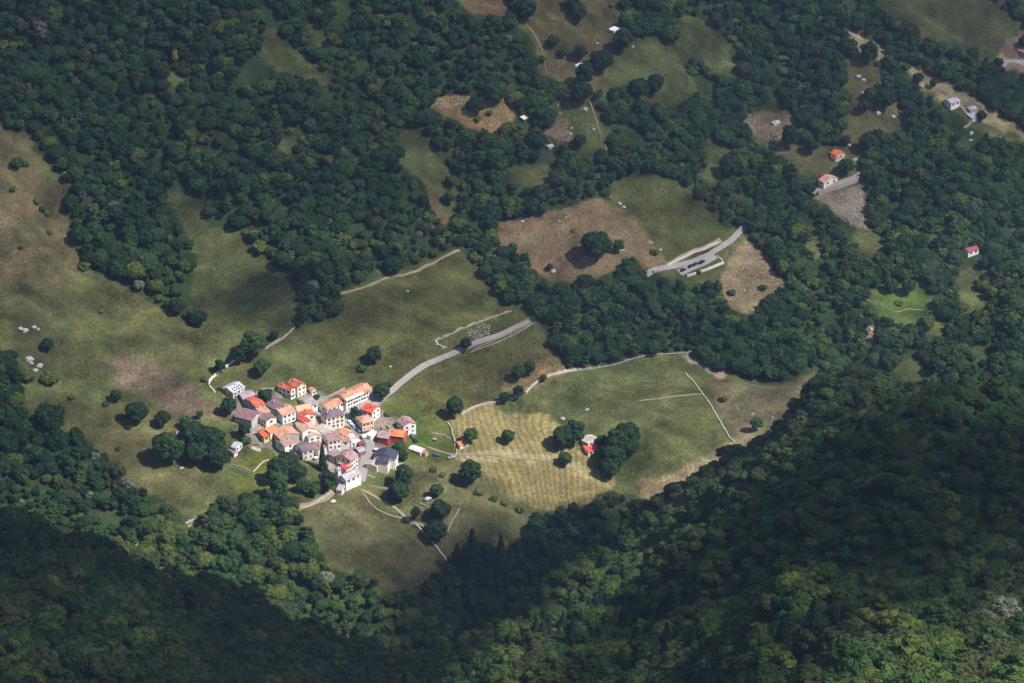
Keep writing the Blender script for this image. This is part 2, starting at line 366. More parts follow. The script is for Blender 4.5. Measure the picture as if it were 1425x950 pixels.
#  colour patches of the ground itself (real differences of crop, soil and paving), later ones on top
G_GREEN = (.066, .086, .027); G_OLIVE = (.092, .108, .040); G_DRY = (.20, .155, .072); G_BROWN = (.188, .143, .080); G_HAY = (.245, .208, .090)
G_LUSH = (.062, .105, .025); G_DARK = (.052, .062, .026); G_SOIL = (.24, .185, .125); G_ROCK = (.34, .29, .25); G_PAVE = (.29, .265, .25); G_FLOOR = (.042, .066, .025)
PATCHES = [
 (MEADOWS[0], G_OLIVE, 10),
 ([(-90,150),(60,180),(60,230),(100,310),(110,380),(60,400),(-90,400)], (.128,.114,.056), 14),
 ([(140,370),(270,440),(420,540),(300,560),(200,480),(100,400)], (.102,.112,.042), 14),
 ([(145,500),(175,486),(210,495),(250,530),(300,560),(320,575),(255,585),(215,560),(165,540)], (.125,.105,.068), 3),
 ([(20,400),(110,430),(90,500),(60,540),(20,520)], (.070,.080,.035), 12),
 ([(60,600),(170,560),(270,590),(300,700),(200,690)], (.118,.118,.050), 14),
 ([(470,400),(640,345),(745,440),(660,490),(560,530),(470,520),(430,480)], (.085,.092,.030), 8),
 ([(560,500),(760,460),(790,515),(730,555),(640,580),(560,570)], (.098,.098,.034), 8),
 ([(700,520),(770,490),(800,517),(750,540),(700,545)], G_DRY, 3),
 ([(625,585),(640,576),(730,548),(765,580),(800,620),(860,670),(835,700),(770,712),(700,690),(660,665),(632,640)], G_HAY, 3),
 ([(640,636),(655,629),(700,630),(760,632),(800,640),(850,662),(848,668),(795,650),(750,642),(700,640),(650,641)], (.33,.30,.16), 2),
 ([(640,560),(735,545),(800,517),(870,500),(960,487),(990,545),(1022,612),(930,668),(890,665),(800,620),(760,580)], (.088,.104,.038), 3),
 ([(985,530),(1090,530),(1140,515),(1130,545),(1060,600),(1025,615)], (.145,.13,.072), 8),
 ([(890,668),(935,655),(1020,612),(1055,590),(1080,640),(1040,700),(960,715),(900,700)], (.225,.195,.11), 4),
 ([(415,700),(500,680),(560,720),(620,775),(600,830),(480,810),(430,740)], (.098,.098,.045), 5),
 ([(560,650),(640,640),(735,705),(745,750),(690,765),(630,770),(560,700)], (.105,.108,.048), 6),
 ([(520,560),(600,560),(632,600),(632,650),(560,640),(530,600)], (.092,.110,.030), 6),
 ([(545,600),(560,610),(628,622),(590,600),(580,570)], G_LUSH, 6),
 ([(320,655),(355,625),(380,618),(395,640),(385,672),(350,690),(325,690)], (.105,.125,.030), 3),
 ([(690,300),(830,270),(852,285),(880,300),(905,330),(938,372),(900,378),(850,380),(770,400),(740,380),(690,340)], G_BROWN, 2),
 ([(848,252),(925,240),(1008,312),(1000,340),(930,365),(905,335),(880,300)], (.086,.098,.033), 2),
 ([(1000,385),(1040,330),(1100,395),(1040,440),(1010,432)], (.21,.168,.10), 3),
 ([(590,130),(725,130),(720,190),(600,190)], (.27,.19,.085), 3),
 ([(1030,155),(1110,150),(1110,215),(1070,215),(1040,190)], (.16,.13,.08), 6),
 ([(1110,200),(1205,200),(1205,262),(1110,240)], (.12,.12,.050), 5),
 ([(1140,272),(1205,255),(1212,325),(1165,305)], (.19,.165,.12), 2),
 ([(1170,75),(1270,75),(1270,200),(1170,200)], (.11,.105,.045), 6),
 ([(1175,35),(1435,185),(1435,200),(1170,60)], (.28,.24,.13), 4),
 ([(1205,-20),(1385,-20),(1435,35),(1435,110),(1390,80),(1290,60)], (.075,.082,.033), 4),
 ([(1395,60),(1435,40),(1435,110),(1390,95)], (.22,.16,.11), 3),
 ([(715,-20),(865,-20),(860,50),(800,110),(740,60)], (.100,.092,.038), 6),
 ([(750,70),(830,90),(830,130),(760,110)], (.155,.130,.060), 4),
 ([(755,165),(790,165),(800,205),(755,205)], (.20,.165,.10), 4),
 ([(640,-20),(715,-20),(715,30),(650,20)], (.14,.105,.055), 4),
 ([(552,225),(600,270),(640,320),(615,315),(580,260)], (.155,.115,.055), 5),
 ([(1200,395),(1310,395),(1300,460),(1240,460)], (.085,.135,.030), 5),
 ([(1205,445),(1230,445),(1230,480),(1205,480)], (.25,.17,.12), 3),
 ([(318,575),(345,545),(385,545),(450,545),(520,560),(565,600),(560,615),(520,645),(505,668),(470,675),(440,640),(400,632),(345,615)], (.21,.19,.165), 2.5),
 ([(470,590),(490,565),(530,545),(545,548),(520,575),(500,600),(525,622),(520,645),(505,670),(493,660),(500,635),(480,615)], (.235,.22,.225), 1.5),
 ([(385,555),(400,548),(430,552),(440,560),(425,565),(400,560)], (.10,.13,.035), 1.5),
 ([(540,612),(570,618),(545,622),(520,608)], (.10,.13,.035), 1.5),
 ([(200,745),(290,718),(290,730),(205,757)], (.19,.15,.085), 2),
 ([(945,487),(985,500),(1010,520),(1000,530),(960,505)], (.30,.23,.18), 2),
]
# ------------------------------------------------------------------ terrain sheet
def axis(f0, f1, step, e0, e1, g=1.22):
    a = list(np.arange(f0, f1+.01, step)); s = step; x = f1
    hi = []
    while x < e1: s *= g; x += s; hi.append(x)
    s = step; x = f0; lo = []
    while x > e0: s *= g; x -= s; lo.append(x)
    return np.array(lo[::-1]+a+hi)
gx = axis(-345, 345, 1.6, -9000, 9000)
gy = np.concatenate([np.arange(-3000, 600, 200.), np.arange(600, 1400, 8.), axis(1400, 2060, 1.6, 1400, 12000)])
gy = np.unique(gy)
X, Y = np.meshgrid(gx, gy); Z = H(X, Y)
P3 = np.stack([X, Y, Z], -1)
pu, pv, pd = project(P3)
pu = np.where(pd > 10, pu, -9999)
wj = np.stack([n_patch(X, Y), n_patch(X+300, Y-200)], -1)*3.0      # slightly ragged patch borders
isM = which(X, Y) == 0
sampu, sampv = pu+wj[..., 0], pv+wj[..., 1]
mead = np.zeros(X.shape, bool)
for m in MEADOWS: mead |= pip(sampu, sampv, m)
mead &= isM
colr = np.zeros(X.shape+(3,)); colr[:] = G_FLOOR
def soft(maskpoly, rad):          # soft coverage by jittered tests
    acc = np.zeros(X.shape)
    K = 9
    for k in range(K):
        a = 6.283*k/K; q = rad*(.35+.65*((k*7) % K)/K)
        acc += pip(sampu+q*math.cos(a), sampv+q*math.sin(a)*.8, maskpoly)
    return acc/K
mtop = soft(MEADOWS[0], 2)
for m in MEADOWS[1:]: mtop = np.maximum(mtop, soft(m, 2))
colr = colr*(1-mtop[..., None]) + np.array(G_OLIVE)*mtop[..., None]
for poly, c, rad in PATCHES:
    k = soft(poly, rad)*mtop
    colr = colr*(1-k[..., None]) + np.array(c)*k[..., None]
var = 1+.20*n_patch(X, Y)+.04*n_fine(X, Y)
dry = np.clip(.5+.9*n_patch(X*1.3+900, Y*1.3), 0, 1)[..., None]*.35
hay_ = soft([(625,585),(640,576),(730,548),(765,580),(800,620),(860,670),(835,700),(770,712),(700,690),(660,665),(632,640)], 2)
var = var*(1-hay_)+(1+.10*n_big(X*2, Y*2))*hay_; dry = dry*(1-.75*hay_[..., None])
colr = colr*var[..., None]*.90
colr = colr*(1-dry) + colr*np.array([1.45, 1.12, 1.15])*dry
colr *= isM[..., None]*1.0 + (1-isM[..., None])*1.0
colr = np.clip(colr, .004, .8)
mown = np.maximum.reduce([soft([(625,585),(640,576),(730,548),(765,580),(800,620),(860,670),(835,700),(770,712),(700,690),(660,665),(632,640)], 2),
                          soft([(145,500),(175,486),(210,495),(250,530),(300,560),(320,575),(255,585),(215,560),(165,540)], 2)*.3,
                          soft([(560,650),(640,640),(735,705),(745,750),(690,765),(630,770),(560,700)], 3)*.35,
                          soft([(560,510),(640,490),(700,520),(720,555),(640,580),(580,570)], 6)*.35,
                          soft([(890,668),(935,655),(1020,612),(1055,600),(1020,650),(960,685),(900,690)], 2)*.4])
ny, nx = X.shape
me = bpy.data.meshes.new('hillside')
me.vertices.add(nx*ny); me.vertices.foreach_set('co', P3.reshape(-1))
ii = (np.arange(ny-1)[:, None]*nx + np.arange(nx-1)[None]).reshape(-1)
quad = np.stack([ii, ii+1, ii+nx+1, ii+nx], 1)
me.loops.add(quad.size); me.polygons.add(len(quad))
me.loops.foreach_set('vertex_index', quad.reshape(-1).astype(np.int32))
me.polygons.foreach_set('loop_start', (np.arange(len(quad))*4).astype(np.int32))
me.polygons.foreach_set('use_smooth', np.ones(len(quad), bool))
me.update(calc_edges=True)
at = me.attributes.new('soil', 'FLOAT_COLOR', 'POINT')
at.data.foreach_set('color', np.concatenate([colr, np.ones(X.shape+(1,))], -1).reshape(-1).astype(np.float32))
at = me.attributes.new('mown', 'FLOAT', 'POINT'); at.data.foreach_set('value', mown.reshape(-1).astype(np.float32))
def ground_mat():
    m, nt, out = new_mat('grass_and_soil')
    b = N(nt, 'ShaderNodeBsdfDiffuse'); b.inputs['Roughness'].default_value = 1
    a = N(nt, 'ShaderNodeAttribute', attribute_name='soil'); w = N(nt, 'ShaderNodeAttribute', attribute_name='mown')
    ge = N(nt, 'ShaderNodeNewGeometry')
    n1 = N(nt, 'ShaderNodeTexNoise'); n1.inputs['Scale'].default_value = .6; n1.inputs['Detail'].default_value = 6; n1.inputs['Roughness'].default_value = .7
    n2 = N(nt, 'ShaderNodeTexNoise'); n2.inputs['Scale'].default_value = .09; n2.inputs['Detail'].default_value = 5; n2.inputs['Roughness'].default_value = .65
    for n in (n1, n2): L(nt, ge.outputs['Position'], n.inputs['Vector'])
    r1 = N(nt, 'ShaderNodeMapRange'); r1.inputs['From Min'].default_value = .3; r1.inputs['From Max'].default_value = .7; r1.inputs['To Min'].default_value = .50; r1.inputs['To Max'].default_value = 1.62
    r2 = N(nt, 'ShaderNodeMapRange'); r2.inputs['From Min'].default_value = .3; r2.inputs['From Max'].default_value = .7; r2.inputs['To Min'].default_value = .74; r2.inputs['To Max'].default_value = 1.28
    L(nt, n1.outputs['Fac'], r1.inputs['Value']); L(nt, n2.outputs['Fac'], r2.inputs['Value'])
    mm = N(nt, 'ShaderNodeMath', operation='MULTIPLY'); L(nt, r1.outputs[0], mm.inputs[0]); L(nt, r2.outputs[0], mm.inputs[1])
    # hay swaths left by the mower
    wv = N(nt, 'ShaderNodeTexWave', wave_type='BANDS', bands_direction='X'); wv.inputs['Scale'].default_value = .082; wv.inputs['Distortion'].default_value = 0.6
    wv.inputs['Detail'].default_value = 2; wv.inputs['Detail Scale'].default_value = 4
    wn = N(nt, 'ShaderNodeTexNoise'); wn.inputs['Scale'].default_value = .016; wn.inputs['Detail'].default_value = 1; L(nt, ge.outputs['Position'], wn.inputs['Vector'])
    ws = N(nt, 'ShaderNodeVectorMath', operation='SCALE'); ws.inputs['Scale'].default_value = 26; L(nt, wn.outputs['Color'], ws.inputs[0])
    wa = N(nt, 'ShaderNodeVectorMath', operation='ADD'); L(nt, ge.outputs['Position'], wa.inputs[0]); L(nt, ws.outputs[0], wa.inputs[1])
    mp = N(nt, 'ShaderNodeMapping'); mp.inputs['Rotation'].default_value = (0, 0, D2R(-8)); L(nt, wa.outputs[0], mp.inputs['Vector']); L(nt, mp.outputs[0], wv.inputs['Vector'])
    r3 = N(nt, 'ShaderNodeMapRange'); r3.inputs['To Min'].default_value = .78; r3.inputs['To Max'].default_value = 1.08; L(nt, wv.outputs['Fac'], r3.inputs['Value'])
    mixw = N(nt, 'ShaderNodeMix', data_type='FLOAT'); mixw.inputs['A'].default_value = 1.0
    L(nt, w.outputs['Fac'], mixw.inputs['Factor']); L(nt, r3.outputs[0], mixw.inputs['B'])
    m2 = N(nt, 'ShaderNodeMath', operation='MULTIPLY'); L(nt, mm.outputs[0], m2.inputs[0]); L(nt, mixw.outputs['Result'], m2.inputs[1])
    v = N(nt, 'ShaderNodeVectorMath', operation='SCALE'); L(nt, a.outputs['Color'], v.inputs[0]); L(nt, m2.outputs[0], v.inputs['Scale'])
    L(nt, v.outputs[0], b.inputs['Color'])
    bp = N(nt, 'ShaderNodeBump'); bp.inputs['Strength'].default_value = .5; bp.inputs['Distance'].default_value = .5; L(nt, n1.outputs['Fac'], bp.inputs['Height']); L(nt, bp.outputs[0], b.inputs['Normal'])
    L(nt, b.outputs[0], out.inputs['Surface']); return m
me.materials.append(ground_mat())
tag(obj('ground', me), 'grassy mountainside with meadows and wooded slopes', kind='structure')

# ------------------------------------------------------------------ coarse tufts standing in the grass
def tufts(name, n, cols, seed, smin, smax, label):
    r = np.random.default_rng(seed); x = r.uniform(-330, 330, n*3); y = r.uniform(1480, 1990, n*3)
    z = H(x, y); u, v, d = project(np.stack([x, y, z], -1)); ok = np.zeros(len(x), bool)
    for m in MEADOWS: ok |= pip(u, v, m)
    ok &= (which(x, y) == 0) & (u > 0) & (u < W0) & (v > 0) & (v < H0) & (n_patch(x*1.6+70, y*1.6) + r.normal(0, .45, len(x)) > .15)
    for q in ([(625,585),(640,576),(730,548),(765,580),(800,620),(860,670),(835,700),(770,712),(700,690),(660,665),(632,640)], [(300,560),(330,520),(450,530),(560,545),(600,600),(580,640),(520,680),(460,700),(380,650),(330,640)]): ok &= ~pip(u, v, q)
    x, y, z = x[ok][:n], y[ok][:n], z[ok][:n]; k = len(x); F_ = 5
    P = np.repeat(np.stack([x, y, z], -1), F_, 0); s = np.repeat(r.uniform(smin, smax, k), F_)[:, None]
    P = P + r.normal(0, .35, P.shape)*s*[1, 1, .3] + [0, 0, .12]
    Vt, Fq = leaf_quads(P, np.tile([0, -.3, 1.], (len(P), 1)), 1.0, r)
    c = np.repeat(P, 4, 0); Vt = c + (Vt-c)*np.repeat(s, 4, 0)
    o = obj(name, mesh_from(name, Vt, Fq, mottled('tuft_leaves', cols, .35, .8, 1, .1))); tag(o, label, 'plants', None, 'stuff')
tufts('meadow_tufts', 5200, (.070, .088, .032), 51, .35, .95, 'dark green weed tufts dotted over the meadows')
tufts('dry_tufts', 3000, (.21, .175, .095), 52, .3, .7, 'dry straw coloured tufts dotted over the meadows')

# ------------------------------------------------------------------ wood: scatter stems over every wooded surface
def scatter():
    pts = []
    sp = 5.3
    xs = np.arange(-520, 520, sp); ys = np.arange(640, 2120, sp*.92)
    A, B = np.meshgrid(xs, ys); A = A + (np.arange(len(ys)) % 2)[:, None]*sp/2
    A = A + RNG.uniform(-.36, .36, A.shape)*sp; B = B + RNG.uniform(-.36, .36, B.shape)*sp
    x = A.ravel(); y = B.ravel(); z = H(x, y)
    w = which(x, y)
    u, v, d = project(np.stack([x, y, z], -1))
    keep = (u > -150) & (u < 1575) & (v > -130) & (v < 1120)
    x, y, z, w, u, v, d = [q[keep] for q in (x, y, z, w, u, v, d)]
    s = np.clip(RNG.normal(1.03, .26, len(x)) + .16*n_tree(x, y), .55, 1.7)
    s = np.where(w == 0, s*.86, s*np.where((w == 1), .70+.55*np.clip((v-850)/100, 0, 1), .92+.3*np.clip((v-820)/130, 0, 1)))
    # young growth and scrub on parts of the upper slope
    scrub = (n_tree(x*1.7+500, y*1.7) > .5) & (w == 0) & (v < 480) & (RNG.random(len(x)) < .6)
    s = np.where(scrub, s*.78, s)
    gap = (n_gap(x, y) > 1.3) & (w == 0)
    inm = np.zeros(len(x), bool)
    u2, v2, _ = project(np.stack([x, y, z+6.5*s], -1))
    for m in MEADOWS: inm |= pip(u, v, m) | pip(u2, v2, m)
    keep = ~(inm & (w == 0)) & ~(gap & (RNG.random(len(x)) < .85))
    for (a_, b_, r_, yy_) in PROT: keep &= ~((np.hypot(u2-a_, (v2-b_)*.9) < r_) & (y < yy_+2) & (w == 0))
    for f in FREE: keep &= ~(pip(u, v, f) & (w == 0))
    # hide what no step to the side could show: deep behind the near spurs
    return [q[keep] for q in (x, y, z, w, u, v, d, s, scrub)]
FREE = []; PROT = []; n_gap = make_fbm(31, 46, 3)
# ------------------------------------------------------------------ buildings
W_WHITE=(.80,.77,.74); W_CREAM=(.78,.72,.60); W_OFF=(.62,.58,.54); W_STONE=(.40,.37,.34); W_PEACH=(.75,.52,.38); W_RED=(.52,.035,.045)
W_GREY=(.48,.47,.48); W_YEL=(.66,.60,.25); W_DARK=(.16,.13,.13); W_LILAC=(.50,.46,.47)
R_RED=(.47,.11,.065); R_ORG=(.50,.23,.14); R_SAL=(.52,.28,.20); R_PINK=(.31,.18,.16); R_PURP=(.17,.115,.135); R_GREY=(.33,.32,.36); R_SLATE=(.42,.43,.50)
R_NAVY=(.040,.042,.075); R_TAN=(.50,.38,.30); R_BEIGE=(.42,.385,.36); R_CRIM=(.42,.05,.06); R_WHITE=(.82,.82,.86); R_MAUVE=(.23,.145,.155)
GLASS = mottled('window_glass', (.028,.032,.040), .1, 1, .25); FRAME = mottled('window_frame_paint', (.55,.52,.48), .1, 1, .7)
SHUT = mottled('shutter_paint', (.16,.09,.06), .1, 1, .7); DOORM = mottled('door_wood', (.14,.075,.045), .2, 2, .6); STONEM = mottled('dry_stone', (.42,.39,.36), .35, 1.4, .95, .4, .5)
METAL = mottled('grey_metal', (.35,.36,.38), .1, 1, .4)
def _unit(v): return v/np.linalg.norm(v)
def footprint(A, B, C, h, shrink=0):
    Bp = hit(B[0], B[1], h); ze = Bp[2]
    def onz(p):
        d = ray(p[0], p[1]); t = (ze-CAMZ)/d[2]; return (CAM+d*t)[:2]
    a, b, c = onz(A), Bp[:2], onz(C)
    e1, e2 = a-b, c-b
    l1, l2 = np.linalg.norm(e1), np.linalg.norm(e2)
    t1, t2 = math.atan2(e1[1], e1[0]), math.atan2(e2[1], e2[0])
    dif = (t1-t2) % (2*math.pi) - math.pi/2                 # e1 is +90 degrees from e2
    dif = (dif+math.pi) % (2*math.pi)-math.pi
    w1, w2 = l1*l1, l2*l2
    t2n = t2 + dif*w1/(w1+w2); d2 = np.array([math.cos(t2n), math.sin(t2n)]); d1 = np.array([-d2[1], d2[0]])
    l1, l2 = max(1.2, e1@d1), max(1.2, e2@d2)
    return b, d1, d2, l1, l2, ze
def block(root, org, A, B, C, h, ridge, rise, roof, wall, wins=(0,0,0,0), chim=0, doors=0, o=.35, deep=2.5, roofname='roof', wallname='wall', wallback=None, flatname=None):
    b, d1, d2, l1, l2, ze = footprint(A, B, C, h)
    b = b-org[:2]; ze = ze-org[2]
    corners = [b, b+d1*l1, b+d1*l1+d2*l2, b+d2*l2]         # B A D C
    gz = min(float(H(c[0]+org[0], c[1]+org[1])) for c in corners)-org[2]
    zb = min(gz-.6, ze-h-.6)
    th = .16
    if ridge in ('AB', 'loBC', 'hipAB'): er, ec, lr, lc = d1, d2, l1, l2
    else: er, ec, lr, lc = d2, d1, l2, l1
    # section coordinates: s across (0..lc, along ec), r along the ridge
    P = lambda r, s, z: (b[0]+er[0]*r+ec[0]*s, b[1]+er[1]*r+ec[1]*s, z)
    wl, rf = MB(), MB()
    def roofz(s):
        if ridge in ('AB', 'BC', 'hipAB', 'hipBC'): return ze+rise*(1-abs(s-lc/2)/(lc/2))
        # er along the low/high edges: high edge is at s == 0 side when the low one is far
        return ze+rise*(s/lc)
    if ridge in ('loBC', 'loAB'):        # mono pitch, low on the named side, high opposite
        if ridge == 'loBC': er, ec, lr, lc = d2, d1, l2, l1
        else: er, ec, lr, lc = d1, d2, l1, l2
        P = lambda r, s, z: (b[0]+er[0]*r+ec[0]*s, b[1]+er[1]*r+ec[1]*s, z)
        wl.prism([P(o, o, zb), P(o, lc-o*.3, zb), P(o, lc-o*.3, roofz(lc-o*.3)-.02), P(o, o, roofz(o)-.02)], np.array(P(lr-o, 0, 0))-np.array(P(o, 0, 0)))
        rf.prism([P(0, 0, roofz(0)), P(0, lc, roofz(lc)), P(0, lc, roofz(lc)+th), P(0, 0, roofz(0)+th)], np.array(P(lr, 0, 0))-np.array(P(0, 0, 0)))
    elif ridge.startswith('hip'):
        zi = roofz(o)-.02
        wl.prism([P(o, o, zb), P(o, lc-o, zb), P(o, lc-o, zi), P(o, o, zi)], np.array(P(lr-o, 0, 0))-np.array(P(o, 0, 0)))
        ins = min(lc/2*.85, lr*.42)
        V = [P(0,0,ze), P(lr,0,ze), P(lr,lc,ze), P(0,lc,ze), P(ins,lc/2,ze+rise), P(lr-ins,lc/2,ze+rise)]
        V += [(x, y, z+th) for x, y, z in V]
        rf.add(V, [(6,7,11,10), (7,8,11), (8,9,10,11), (9,6,10), (0,1,7,6), (1,2,8,7), (2,3,9,8), (3,0,6,9), (3,2,1,0)])
    elif ridge == 'flat':
        wl.prism([P(o, o, zb), P(o, lc-o, zb), P(o, lc-o, ze), P(o, o, ze)], np.array(P(lr-o, 0, 0))-np.array(P(o, 0, 0)))
        rf.prism([P(0, 0, ze), P(0, lc, ze), P(0, lc, ze+th), P(0, 0, ze+th)], np.array(P(lr, 0, 0))-np.array(P(0, 0, 0)))
    else:
        zi = roofz(o)-.02
        wl.prism([P(o, o, zb), P(o, lc-o, zb), P(o, lc-o, zi), P(o, lc/2, ze+rise-.02), P(o, o, zi)], np.array(P(lr-o, 0, 0))-np.array(P(o, 0, 0)))
        rf.prism([P(0, 0, ze), P(0, lc/2, ze+rise), P(0, lc, ze), P(0, lc, ze+th), P(0, lc/2, ze+rise+th), P(0, 0, ze+th)], np.array(P(lr, 0, 0))-np.array(P(0, 0, 0)))
    wo = obj(wallname, wl.mesh('wall', wallmat(wall)), root)
    ro = obj(roofname, rf.mesh('roof', roofmat(roof)), root)
    # windows: on the face along d1 (seen left) and along d2 (seen right)
    def wall_windows(e, ln, nrm, rows, cols, base):
        k = 0
        if rows*cols == 0: return
        top = ze-.45; fl = min(2.9, (top-(ze-h))/max(rows, 1)); fl = max(fl, 1.7)
        for rr_ in range(rows):
            zc = top-.75-rr_*fl
            if rr_ == 0 and base: zc = top-.75
            for cc in range(cols):
                q = ln*(cc+.5)/cols*.88+ln*.06
                c = b+e*q+nrm*(-o)
                mb = MB(); w2 = .48; hh = .68
                isdoor = doors and rr_ == rows-1 and cc == doors-1 and rows > 1
                if isdoor: hh = 1.0; zc -= .3
                f = lambda dw0, dw1, z0, z1, out0, out1, m: mb.box(c+e*(dw0+dw1)/2+nrm*(out0+out1)/2, e, nrm, (dw1-dw0)/2, (out1-out0)/2, z0, z1, m)
                f(-w2, w2, zc-hh, zc+hh, -.02, .02, 0)
                f(-w2-.10, w2+.10, zc+hh, zc+hh+.1, -.02, .06, 1); f(-w2-.14, w2+.14, zc-hh-.1, zc-hh, -.02, .10, 1)
                if not isdoor:
                    f(-.03, .03, zc-hh, zc+hh, .02, .04, 1)
                    if wall in (W_WHITE, W_CREAM, W_PEACH, W_OFF, W_YEL) and (rr_+cc) % 3 != 2:
                        f(-w2-.38, -w2-.02, zc-hh, zc+hh, -.02, .045, 2); f(w2+.02, w2+.38, zc-hh, zc+hh, -.02, .045, 2)
                obj('door' if isdoor else 'window', mb.mesh('window', [DOORM if isdoor else GLASS, FRAME, SHUT]), root)
    n1 = -d2; n2 = -d1
    wall_windows(d1, l1, n1, wins[0], wins[1], 1)
    wall_windows(d2, l2, n2, wins[2], wins[3], 1)
    # the sides turned away get a few too
    if wins[0]*wins[1] and h > 4:
        b0 = b; 
        for e, ln, nrm, sh in ((d1, l1, d2, d2*l2), (d2, l2, d1, d1*l1)):
            for q in (.3, .7):
                c = b+sh+e*ln*q-nrm*o; mb = MB()
                mb.box(c, e, nrm, .48, .02, ze-2.0, ze-.7, 0); mb.box(c, e, nrm, .58, .06, ze-.7, ze-.6, 1)
                obj('window', mb.mesh('window', [GLASS, FRAME]), root)
    rnd = random.Random(int(B[0]*10+B[1]))
    for k in range(chim):
        r = lr*(.25+.5*rnd.random()) if chim == 1 else lr*(.2+.6*k/max(1, chim-1)); s = lc*(.36+.1*rnd.random())
        mb = MB(); x, y, _ = P(r, s, 0); z0 = roofz(s)
        mb.box((x, y), er, ec, .32, .32, z0-.3, z0+1.0, 0); mb.box((x, y), er, ec, .42, .42, z0+1.0, z0+1.1, 1); mb.box((x, y), er, ec, .22, .22, z0+1.1, z0+1.3, 0)
        obj('chimney', mb.mesh('chimney', [wallmat(W_OFF), wallmat(W_DARK)]), ro)
    return dict(b=b, d1=d1, d2=d2, l1=l1, l2=l2, ze=ze, P=P, lr=lr, lc=lc, er=er, ec=ec, roofz=roofz, ro=ro, wo=wo, zb=zb)
GV = 'houses of the village'
def house(label, A, B, C, h, ridge, rise, roof, wall, wins=(0,0,0,0), chim=0, doors=0, name='house', cat='house', group=GV, extra=None, **kw):
    b, d1, d2, l1, l2, ze = footprint(A, B, C, h)
    c = b+d1*l1/2+d2*l2/2; org = np.array([c[0], c[1], float(H(c[0], c[1]))])
    root = empty(name, tuple(org), label, cat, group)
    w_ = max(abs(C[0]-A[0])*.55, 9); PROT.append(((A[0]+C[0])/2, (A[1]+B[1])/2, w_+9, float(org[1]))); PROT.append(((A[0]+C[0])/2, B[1]+4, w_+7, float(org[1])))
    I = block(root, org, A, B, C, h, ridge, rise, roof, wall, wins, chim, doors, **kw)
    if extra: extra(root, org, I)
    return root, org, I
def skylights(n, cols=2):
    def f(root, org, I):
        for k in range(n):
            r = I['lr']*(.14+.72*((k//cols)+.5)/math.ceil(n/cols)); s = I['lc']*(.10+.16*(k % cols)+.03*((k//cols) % 2))
            x, y, _ = I['P'](r, s, 0); z = I['roofz'](s)+.17; dz = (I['roofz'](s+.3)-I['roofz'](s-.3))/.6
            e, c = I['er'], I['ec']; mb = MB(); P = []
            for zz in (0, .12):
                for a, q in ((-.38, -.5), (.38, -.5), (.38, .5), (-.38, .5)):
                    P.append((x+e[0]*a+c[0]*q, y+e[1]*a+c[1]*q, z+dz*q+zz))
            mb.add(P, [(3,2,1,0),(4,5,6,7),(0,1,5,4),(1,2,6,5),(2,3,7,6),(3,0,4,7)])
            obj('skylight', mb.mesh('skylight', GLASS), I['ro'])
    return f
def dormer(k=1):
    return skylights(k, 1)
def balcony(side, z_off, color=(.22, .06, .05), depth=1.2, frac=(.1, .9)):
    def f(root, org, I):
        e, ln, nrm = (I['d1'], I['l1'], -I['d2']) if side == 'AB' else (I['d2'], I['l2'], -I['d1'])
        z = I['ze']-z_off; q0, q1 = ln*frac[0], ln*frac[1]; c = I['b']+e*(q0+q1)/2+nrm*(depth/2-.35)
        mb = MB(); mb.box(c, e, nrm, (q1-q0)/2, depth/2, z-.15, z)
        bo = obj('balcony', mb.mesh('balcony', wallmat(W_OFF)), root)
        m2 = MB(); ce = I['b']+e*(q0+q1)/2+nrm*(depth-.38); m2.box(ce, e, nrm, (q1-q0)/2, .04, z+.85, z+.95)
        nb = int((q1-q0)/.35)
        for i in range(nb+1):
            m2.box(ce+e*((i/nb-.5)*(q1-q0)), e, nrm, .05, .03, z, z+.86)
        obj('railing', m2.mesh('railing', wallmat(color)), bo)
    return f
def multi(*fs):
    def f(r, o, I):
        for x in fs: x(r, o, I)
    return f
HS = house
HS('pale stone house with light slate roof and skylights, upper left end of the village', (307.3,540.3),(324.6,547.5),(341.5,538.2), 4.2,'BC',1.9,R_SLATE,W_OFF,(2,2,2,3),1,extra=skylights(8,2))
HS('low grey purple roofed outhouse beside the slate roofed stone house', (333.5,545),(340,558.7),(356.5,551),3,'BC',1.3,(.34,.29,.33),W_LILAC,(1,1,0,0))
HS('tall grey house with a bright red roof, below the slate roofed stone house', (340,554.6),(355.6,566.8),(369.2,561.5),5.5,'BC',1.5,R_RED,W_GREY,(2,3,1,2),0)
HS('small house with salmon orange lean roof, joined to the front of the bright red roof', (357.5,569.5),(364.2,576.5),(375.8,571.3),3.6,'loBC',.9,R_ORG,W_OFF,(1,1,1,2))
HS('dark purple roofed house left of the salmon roofed white house', (371,561.5),(386,573),(402,565),5.5,'AB',1.6,R_PURP,W_LILAC,(2,2,0,0),1)
HS('white three storey house with salmon pink roof in the upper middle of the village', (378,567.2),(393,579),(412.2,572.2),6.2,'BC',1.6,R_SAL,W_WHITE,(2,1,2,3),2,1)
HS('house with a pale orange roof, tucked behind the bright vermilion gable', (403,566),(414,573),(437,571),5,'BC',1.6,(.68,.36,.22),W_CREAM)
HS('cream gabled house with vermilion orange roof beside the salmon roofed white house', (412.2,573.5),(418.4,581.3),(440,577.5),5,'AB',1.7,R_RED,W_CREAM,(0,0,1,2))
HS('small white house with grey mauve roof below the orange roofed farmhouse', (415,554.5),(429.2,566.2),(441.8,560.6),4,'BC',1.4,(.30,.27,.29),W_WHITE,(0,0,1,2))
def _farm(root, org, I):
    block(root, org, (396.8,533.8),(413.7,541),(428.9,536.2),6.2,'AB',2.0,R_RED,W_CREAM,(0,0,2,2),1,1)
    balcony('BC', 2.6, (.30,.07,.07))(root, org, I)
